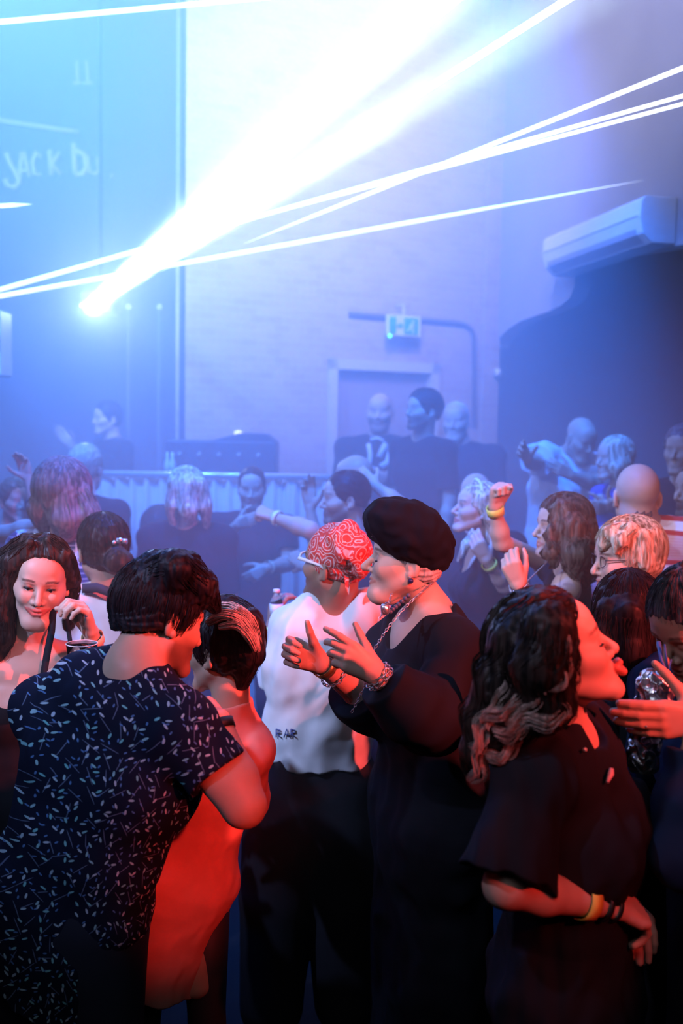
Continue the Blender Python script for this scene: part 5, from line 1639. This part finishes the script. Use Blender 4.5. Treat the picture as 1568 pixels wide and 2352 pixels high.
# ================================================================ MIDDLE
D_ = person('person with a dark bun and sparkly clip, white top crossed by a dark strap', 3.4, (236, 1264), yaw=-152, neck=(262, 1352, 3.42), female=True, skin_='mid', vox=0.005,
    top=dict(m=M_WHITET, name='top', sleeve=0.6, hem=-0.05, infl=0.012, fold=0.005),
    hair=dict(m=HB, kind='short', thick=0.012, n=500, slen=0.08, cut_back=-0.065, seed=27, ext=[('u', Ell(P(272, 1290, 3.30), V(0.052, 0.045, 0.045)), 0.02)]))
MB().tube([P(268, 1242, 3.27), P(292, 1244, 3.27)], 0.009, 8).ell(P(262, 1246, 3.26), 0.007).ell(P(276, 1240, 3.26), 0.008).ell(P(286, 1243, 3.26), 0.008).build('hair_clip', mat('glitter', (0.9, 0.85, 0.85), 0.15, 0.8), D_['root'], False)
vv, ff = [], []
_p = [P(188, 1352, 3.31), P(222, 1350, 3.28), P(255, 1362, 3.27), (P(288, 1385, 3.27))]
for q in _p: vv += [q + V(0, 0, 0.016), q - V(0, 0, 0.016), q + V(0, 0.006, -0.016), q + V(0, 0.006, 0.016)]
for i in range(3):
    for k in range(4): ff.append((i * 4 + k, i * 4 + (k + 1) % 4, i * 4 + 4 + (k + 1) % 4, i * 4 + 4 + k))
mesh_obj('bag_strap', vv, ff, fabric('dark_webbing', (0.05, 0.05, 0.07)), D_['root'], True)

E_ = person('tall person with a big mop of shaggy hair and a plaid shirt, back turned', 3.9, (146, 1140), yaw=168, neck=(152, 1235, 3.92), skin_='mid', vox=0.007,
    top=dict(m=plaid(), name='plaid_shirt', sleeve=1.6, hem=-0.2, infl=0.018),
    hair=dict(m=hair_mat('ashen', (0.12, 0.10, 0.10), (0.26, 0.22, 0.21)), kind='long', thick=0.036, n=900, slen=0.06, srad=0.0014, seed=29, gn=50,
              guides=[lock([(110, 1130, 3.85), (95, 1170, 3.85), (110, 1220, 3.88)], [0.04, 0.05, 0.03]), lock([(180, 1130, 3.85), (200, 1180, 3.85), (190, 1230, 3.88)], [0.04, 0.05, 0.03]), lock([(145, 1130, 3.82), (150, 1190, 3.82), (150, 1225, 3.84)], [0.05, 0.06, 0.04])]))
BB_ = person('person in pale grey at the left edge, bare arm stretched towards the shaggy-haired person', 4.3, (-84, 1140), yaw=90, tyaw=80, skin_='pale', vox=0.007,
    arms=dict(R=dict(sh=(-60, 1232, 4.2), el=(24, 1226, 4.15), wr=(112, 1196, 4.1), N=(0, 1, 0)), L=None),
    top=dict(m=fabric('pale_grey_cotton', (0.55, 0.55, 0.58)), sleeve=0.45, hem=-0.1), hair=dict(m=HB, kind='short', thick=0.012))
F2_ = person('dark-clad person at the far left edge raising one small hand', 5.0, (36, 1150), yaw=40, skin_='mid', vox=0.0065, size=0.9,
    arms=dict(L=dict(el=(92, 1190, 4.9), wr=(64, 1100, 4.9), to=(56, 1070, 4.9), N=(0, -1, 0)), R=None),
    top=dict(m=M_BLACK, sleeve=1.5, hem=-0.1), hair=dict(m=HM, kind='short', thick=0.014))
F_ = person('person with cropped sandy hair in front of the booth, back turned', 5.2, (198, 1076), yaw=170, skin_='pale', vox=0.0065,
    top=dict(m=M_BLACK, sleeve=0.7, hem=-0.1), hair=dict(m=hair_mat('sandy', (0.36, 0.27, 0.20), (0.5, 0.40, 0.30)), kind='short', thick=0.012, n=200))
H_ = person('woman with long pale blond hair and black top, back turned before the booth', 4.75, (430, 1134), yaw=172, neck=(430, 1212, 4.8), female=True, build=1.1, skin_='pale', vox=0.007,
    top=dict(m=M_BLACK, sleeve=0.9, hem=-0.1),
    hair=dict(m=HBL, kind='long', thick=0.014, n=600, slen=0.1, seed=33, gn=60, srad=0.0012,
              guides=[lock([(402, 1110, 4.68), (396, 1160, 4.68), (398, 1200, 4.7)], [0.03, 0.032, 0.018]), lock([(430, 1110, 4.65), (432, 1170, 4.65), (436, 1200, 4.68)], [0.04, 0.04, 0.02]),
                      lock([(458, 1110, 4.68), (470, 1160, 4.70), (474, 1212, 4.74)], [0.03, 0.034, 0.012])]))
CC_ = person('person with rounded dark hair and hoop earring, partly behind the blond woman', 5.45, (370, 1222), yaw=165, size=1.0, female=True, skin_='mid', vox=0.007,
    top=dict(m=M_BLACK, sleeve=0.3, hem=-0.1, neck=[('e', (1.0, -0.06), (0.12, 0.1, 0.12))]),
    hair=dict(m=HK, kind='short', thick=0.03, n=400, srad=0.0014, cut_back=-0.06))
_h = CC_['H']
MB().tube([_h(0.088, -0.005 + 0.016 * math.cos(q), -0.05 + 0.02 * math.sin(q)) for q in np.linspace(0, 6.283, 15)[:-1]], 0.002, 6, closed=True).build('hoop_earring', mat('gold', (0, 0, 0)), CC_['root'], True)
I_ = person('man facing us in front of the booth, dark beard, black t-shirt, forearms crossed', 5.3, (578, 1122), yaw=2, pitch=-6, size=0.92, neck=(576, 1188, 5.3), build=1.12, skin_='mid', vox=0.006,
    face=dict(stubble=0.5, shadow=0.5, smile=0.6),
    arms=dict(L=dict(el=(662, 1296, 5.25), wr=(612, 1304, 5.02), to=(570, 1330, 4.98), N=(0, 1, 0), curl=(0.4, 0.45, 0.5, 0.5)),
              R=dict(el=(490, 1262, 5.25), wr=(545, 1205, 5.05), to=(575, 1195, 5.0), N=(0, 1, 0), curl=(0.6, 0.6, 0.6, 0.6))),
    top=dict(m=M_BLACK, name='t_shirt', sleeve=0.6, hem=-0.1), hair=dict(m=HK, kind='short', thick=0.006, cut_back=-0.03))
band(I_, 'L', 'wristband', mat('cream_band', (0.8, 0.72, 0.5), 0.5), t=0.92, w=0.02, r=0.033)
J_ = person('man with short dark hair and black t-shirt in profile, fist punched forward', 4.5, (792, 1147), yaw=-78, neck=(806, 1236, 4.5), skin_='mid', vox=0.006,
    face=dict(stubble=0.8, shadow=0.5),
    arms=dict(L=dict(sh=(765, 1265, 4.35), el=(712, 1218, 4.3), wr=(634, 1190, 4.42), to=(580, 1166, 4.45), N=(0.0, 0.5, -0.8), curl=(0.95, 0.95, 0.95, 0.95), thumb=(0.0, 0.8)),
              R=dict(el=(745, 1340, 4.8), wr=(700, 1300, 4.9), N=(0, 1, 0))),
    top=dict(m=M_BLACK, name='t_shirt', sleeve=0.7, hem=-0.1), hair=dict(m=HK, kind='short', thick=0.011, n=400, cut_back=-0.035))
band(J_, 'L', 'wristband', mat('cream_band', (0, 0, 0)), t=0.96, w=0.02, r=0.034)
K_ = person('bald person behind the dark-haired profile man, forearms lifted towards the booth', 5.0, (812, 1098), yaw=-120, skin_='mid', vox=0.007, size=0.95,
    arms=dict(L=dict(sh=(930, 1195, 4.75), el=(916, 1158, 4.6), wr=(862, 1116, 4.65), to=(828, 1086, 4.7), N=(0, 1, 0), curl=(0.3, 0.3, 0.4, 0.4)),
              R=dict(el=(722, 1240, 4.95), wr=(712, 1168, 4.95), to=(708, 1120, 4.95), N=(0, -1, 0), curl=(0.2, 0.2, 0.3, 0.4), hs=1.1)),
    top=dict(m=M_BLACK, name='t_shirt', sleeve=0.5, hem=-0.1))
M_ = person('bald person with a dark headband behind the woman with the white headband', 4.8, (1092, 1144), yaw=176, skin_='pale', vox=0.006, top=dict(m=M_BLACK, sleeve=0.7, hem=-0.1))
_h = M_['H']
MB().tube([_h(0.079 * math.cos(q), -0.014 + 0.098 * math.sin(q), 0.030) for q in np.linspace(0, 6.283, 25)[:-1]], 0.007, 6, closed=True).build('headband', fabric('dark_webbing', (0, 0, 0)), M_['root'], True)
N_ = person('woman with blond hair under a white headband, black choker, face lifted in profile', 4.2, (1096, 1170), yaw=-80, pitch=10, neck=(1112, 1250, 4.24), female=True, skin_='pale', size=0.93, vox=0.005,
    face=dict(shadow=0.9, lip=(0.75, 0.3, 0.35)),
    arms=dict(L=dict(el=(1160, 1345, 4.1), wr=(1118, 1288, 4.0), to=(1090, 1240, 3.98), N=(0.2, 0.9, 0), curl=(0.4, 0.5, 0.5, 0.5)), R=None),
    top=dict(m=M_BLACK, sleeve=0.3, hem=-0.1, neck=[('e', (1.0, 0.08), (0.09, 0.08, 0.14))]),
    hair=dict(m=HBL, kind='long', thick=0.010, n=400, slen=0.08, gn=50, srad=0.001, seed=37,
              guides=[lock([(1110, 1140, 4.12), (1130, 1185, 4.12), (1136, 1235, 4.15), (1128, 1275, 4.15)], [0.02, 0.032, 0.034, 0.012]), lock([(1085, 1215, 4.12), (1070, 1250, 4.08), (1050, 1290, 4.06)], [0.004, 0.016, 0.004])]))
_h = N_['H']
MB().tube([_h(0.086 * math.cos(q), 0.035 + 0.02 * abs(math.cos(q)) * -1, 0.035 + 0.098 * math.sin(q)) for q in np.linspace(0, math.pi, 15)], 0.007, 8).build('headband', mat('white_plastic', (0, 0, 0)), N_['root'], True)
_c, _r = N_['nb'] + (N_['nk'] - N_['nb']) * 0.45, 0.060
_ax = nrm(N_['nk'] - N_['nb']); _x = nrm(np.cross(_ax, (0, 1, 0))); _y = np.cross(_ax, _x)
MB().tube([_c + _r * (math.cos(q) * _x + math.sin(q) * _y) for q in np.linspace(0, 6.283, 21)[:-1]], 0.009, 6, closed=True).build('choker', M_BLACK, N_['root'], True)
band(N_, 'L', 'wristband', M_YBAND, t=0.85, w=0.022, r=0.031, label='yellow paper wristband')
O_ = person('woman with long curly brown hair and a black vest raising her fist', 3.45, (1291, 1212), yaw=-80, pitch=2, neck=(1304, 1306, 3.497), tyaw=-100, female=True, skin_='pale', size=0.90, vox=0.0045,
    face=dict(shadow=0.5),
    arms=dict(L=dict(sh=(1300, 1350, 3.348), el=(1228, 1420, 3.199), wr=(1190, 1345, 3.125), to=(1170, 1290, 3.106), N=(0.3, 0.9, 0), curl=(0.5, 0.6, 0.7, 0.7), thumb=(0.3, 0.3)),
              R=dict(sh=(1256, 1296, 3.627), el=(1152, 1246, 3.460), wr=(1136, 1166, 3.404), to=(1142, 1120, 3.385), N=(0.6, -0.8, 0), curl=(0.95, 0.95, 0.95, 0.95), thumb=(0.0, 0.8))),
    top=dict(m=M_BLACK, name='vest', sleeve=0, hem=-0.1, infl=0.009),
    hair=dict(m=HM, kind='long', thick=0.018, n=900, slen=0.09, gn=110, srad=0.0009, wave=0.012, wl=0.06, seed=39,
              guides=[lock([(1290, 1165, 3.367), (1312, 1210, 3.348), (1320, 1270, 3.329), (1312, 1330, 3.329)], [0.03, 0.045, 0.045, 0.014]), lock([(1310, 1170, 3.422), (1340, 1220, 3.422), (1350, 1290, 3.422), (1345, 1345, 3.422)], [0.03, 0.045, 0.045, 0.014]),
                      lock([(1275, 1170, 3.367), (1268, 1220, 3.348), (1262, 1270, 3.329), (1272, 1305, 3.329)], [0.015, 0.018, 0.022, 0.006])]))
rings(O_, 'L', 'bracelet', 0.93, 1.0, M_SILV, 0.029, 2, 0.008)
band(O_, 'R', 'wristband', M_YBAND, t=0.92, w=0.03, r=0.029, label='yellow paper wristband')
MB().tube([P(1165, 1400, 3.069), P(1200, 1345, 3.143), P(1255, 1292, 3.301), P(1275, 1275, 3.367)], 0.0022, 6).build('bag_chain', M_SILV, O_['root'], True)
S_M = striped()
S_ = person('tall bald man with a neck tattoo in a pink and red striped t-shirt, back turned', 3.8, (1461, 1142), yaw=178, size=1.06, neck=(1480, 1214, 3.86), build=1.2, skin_='pale', vox=0.0045,
    arms=dict(L=dict(sh=(1416, 1244, 3.96), el=(1418, 1420, 3.92), wr=(1450, 1480, 4.1), N=(0, 1, 0)), R=dict(sh=(1590, 1240, 3.8), el=(1640, 1440, 3.75), wr=(1600, 1560, 3.9), N=(0, 1, 0))),
    top=dict(m=S_M, name='striped_t_shirt', sleeve=0.7, hem=-0.1, infl=0.016, fold=0.006, fseed=61))
_m = MB()
_sb = S_['body']
for i, x in enumerate((1458, 1466, 1474, 1482, 1490)):
    _m.tube([surf(_sb, x, 1180 + (i % 2) * 3), surf(_sb, x + 5, 1174 + (i % 2) * 5), surf(_sb, x + 7, 1184), surf(_sb, x + 1, 1188)], 0.0022, 5)
_m.build('neck_tattoo', mat('tattoo_ink', (0, 0, 0)), S_['root'], True)
T_ = person('bearded person in a pale blue top cut by the right edge beside the striped man', 4.3, (1602, 1128), yaw=-72, skin_='mid', vox=0.006, face=dict(stubble=0.9),
    top=dict(m=fabric('pale_blue_cotton', (0.35, 0.50, 0.62)), sleeve=0.5, hem=-0.1), hair=dict(m=HK, kind='short', thick=0.01))
R_ = person('person with greying hair at the right edge in front of the dark alcove', 4.9, (1566, 1036), yaw=-40, skin_='mid', vox=0.007, face=dict(stubble=0.4),
    top=dict(m=M_BLACK, sleeve=0.8, hem=-0.1), hair=dict(m=hair_mat('greying_dark', (0, 0, 0), (0, 0, 0)), kind='short', thick=0.014))

# ================================================================ BACK, on the stage platform
FS = 0.44
L1_ = person('bald man on the stage in a black t-shirt with a pale printed figure', 6.7, (872, 948), yaw=-8, size=1.07, neck=(868, 1012, 6.7), floor=FS, face=dict(stubble=0.7, fat=0.005), skin_='mid', build=1.1, vox=0.006,
    arms=dict(L=dict(el=(925, 1080, 6.65), wr=(885, 1095, 6.45), N=(0, 1, 0)), R=None), top=dict(m=M_BLACK, name='t_shirt', sleeve=0.6, hem=-0.1))
gm = MB()
_ls = [c for c in L1_['root'].children if c.name.startswith('t_shirt')][0]
for pts, r in ((((846, 1020), (850, 1045), (846, 1070), (862, 1080)), 0.022), (((870, 1050), (884, 1020), (896, 1035), (890, 1062), (874, 1072)), 0.026), (((850, 1010), (866, 1006), (880, 1012)), 0.014)):
    gm.tube([surf(_ls, x, y, 0.02) + V(0, -0.012, 0) for x, y in pts], r * 0.8, 8)
gm.build('shirt_print', mat('pale_print', (0.6, 0.6, 0.65), 0.8), L1_['root'], True)
L2_ = person('dark-haired bearded man on the stage in black, looking sideways', 5.95, (972, 944), yaw=-62, pitch=4, neck=(968, 1012, 6.0), tyaw=-45, floor=FS, build=0.98, skin_='mid', vox=0.006, face=dict(stubble=0.9, shadow=0.5),
    top=dict(m=M_BLACK, name='t_shirt', sleeve=0.8, hem=-0.1), hair=dict(m=HK, kind='short', thick=0.018, n=250, srad=0.0014, cut_back=-0.045))
L3_ = person('grey-haired man on the stage in black, one arm hanging with a watch', 6.6, (1046, 970), yaw=-18, size=1.07, neck=(1060, 1028, 6.65), floor=FS, build=1.12, skin_='mid', vox=0.007, face=dict(stubble=0.5, shadow=0.5, fat=0.005),
    arms=dict(R=dict(el=(1010, 1108, 6.45), wr=(998, 1160, 6.3), D=(0, -0.3, -1), N=(1, 0, 0)), L=None),
    top=dict(m=M_BLACK, name='t_shirt', sleeve=0.65, hem=-0.1), hair=dict(m=HGR, kind='short', thick=0.005, cut_back=-0.03, hairline=(0.03, 0.11)))
band(L3_, 'R', 'watch', M_SILV, t=0.97, w=0.025, r=0.034)
P_ = person('bald man in a long loose white t-shirt on the stage, leaning with one hand out', 5.8, (1334, 1008), yaw=22, pitch=-24, neck=(1302, 1052, 5.92), tyaw=5, floor=FS, build=1.15, skin_='mid', vox=0.007, face=dict(stubble=0.7, shadow=0.5, fat=0.005),
    arms=dict(R=dict(sh=(1250, 1048, 5.85), el=(1225, 1062, 5.58), wr=(1212, 1056, 5.4), to=(1196, 1030, 5.35), N=(0, -1, 0), curl=(0.2, 0.3, 0.4, 0.5)),
              L=dict(el=(1362, 1112, 5.75), wr=(1310, 1092, 5.6), to=(1272, 1070, 5.55), N=(0, 1, 0))),
    top=dict(m=M_WHITET, name='t_shirt', sleeve=0.75, hem=-0.22, infl=0.02, flare=0.05, loose=0.03, fold=0.01),
    )
Q_ = person('woman with long blond hair and a blue top beside the alcove, arms folded', 5.35, (1411, 1054), yaw=-70, female=True, skin_='pale', vox=0.007, size=0.97,
    arms=dict(L=dict(el=(1432, 1170, 5.25), wr=(1390, 1168, 5.1), N=(0, 1, 0)), R=dict(el=(1375, 1165, 5.3), wr=(1405, 1158, 5.1), N=(0, 1, 0))),
    top=dict(m=fabric('blue_cotton', (0.03, 0.09, 0.42)), sleeve=0.4, hem=-0.1),
    hair=dict(m=HBL, kind='long', thick=0.012, n=200, gn=40, srad=0.0014,
              guides=[lock([(1418, 1025, 5.28), (1430, 1065, 5.28), (1440, 1110, 5.28)], [0.03, 0.04, 0.018]), lock([(1405, 1025, 5.28), (1412, 1075, 5.26), (1415, 1105, 5.26)], [0.02, 0.03, 0.012])]))
G_ = person('dark-clad person behind the booth decks with one hand raised', 7.35, (246, 962), yaw=-50, floor=FS, skin_='pale', vox=0.0065,
    arms=dict(R=dict(el=(185, 1075, 7.3), wr=(166, 1026, 7.1), to=(140, 995, 7.1), N=(0, -1, 0), curl=(0.1, 0.1, 0.15, 0.2)), L=None),
    top=dict(m=M_BLACK, sleeve=1.7, hem=-0.1), hair=dict(m=HK, kind='short', thick=0.016))
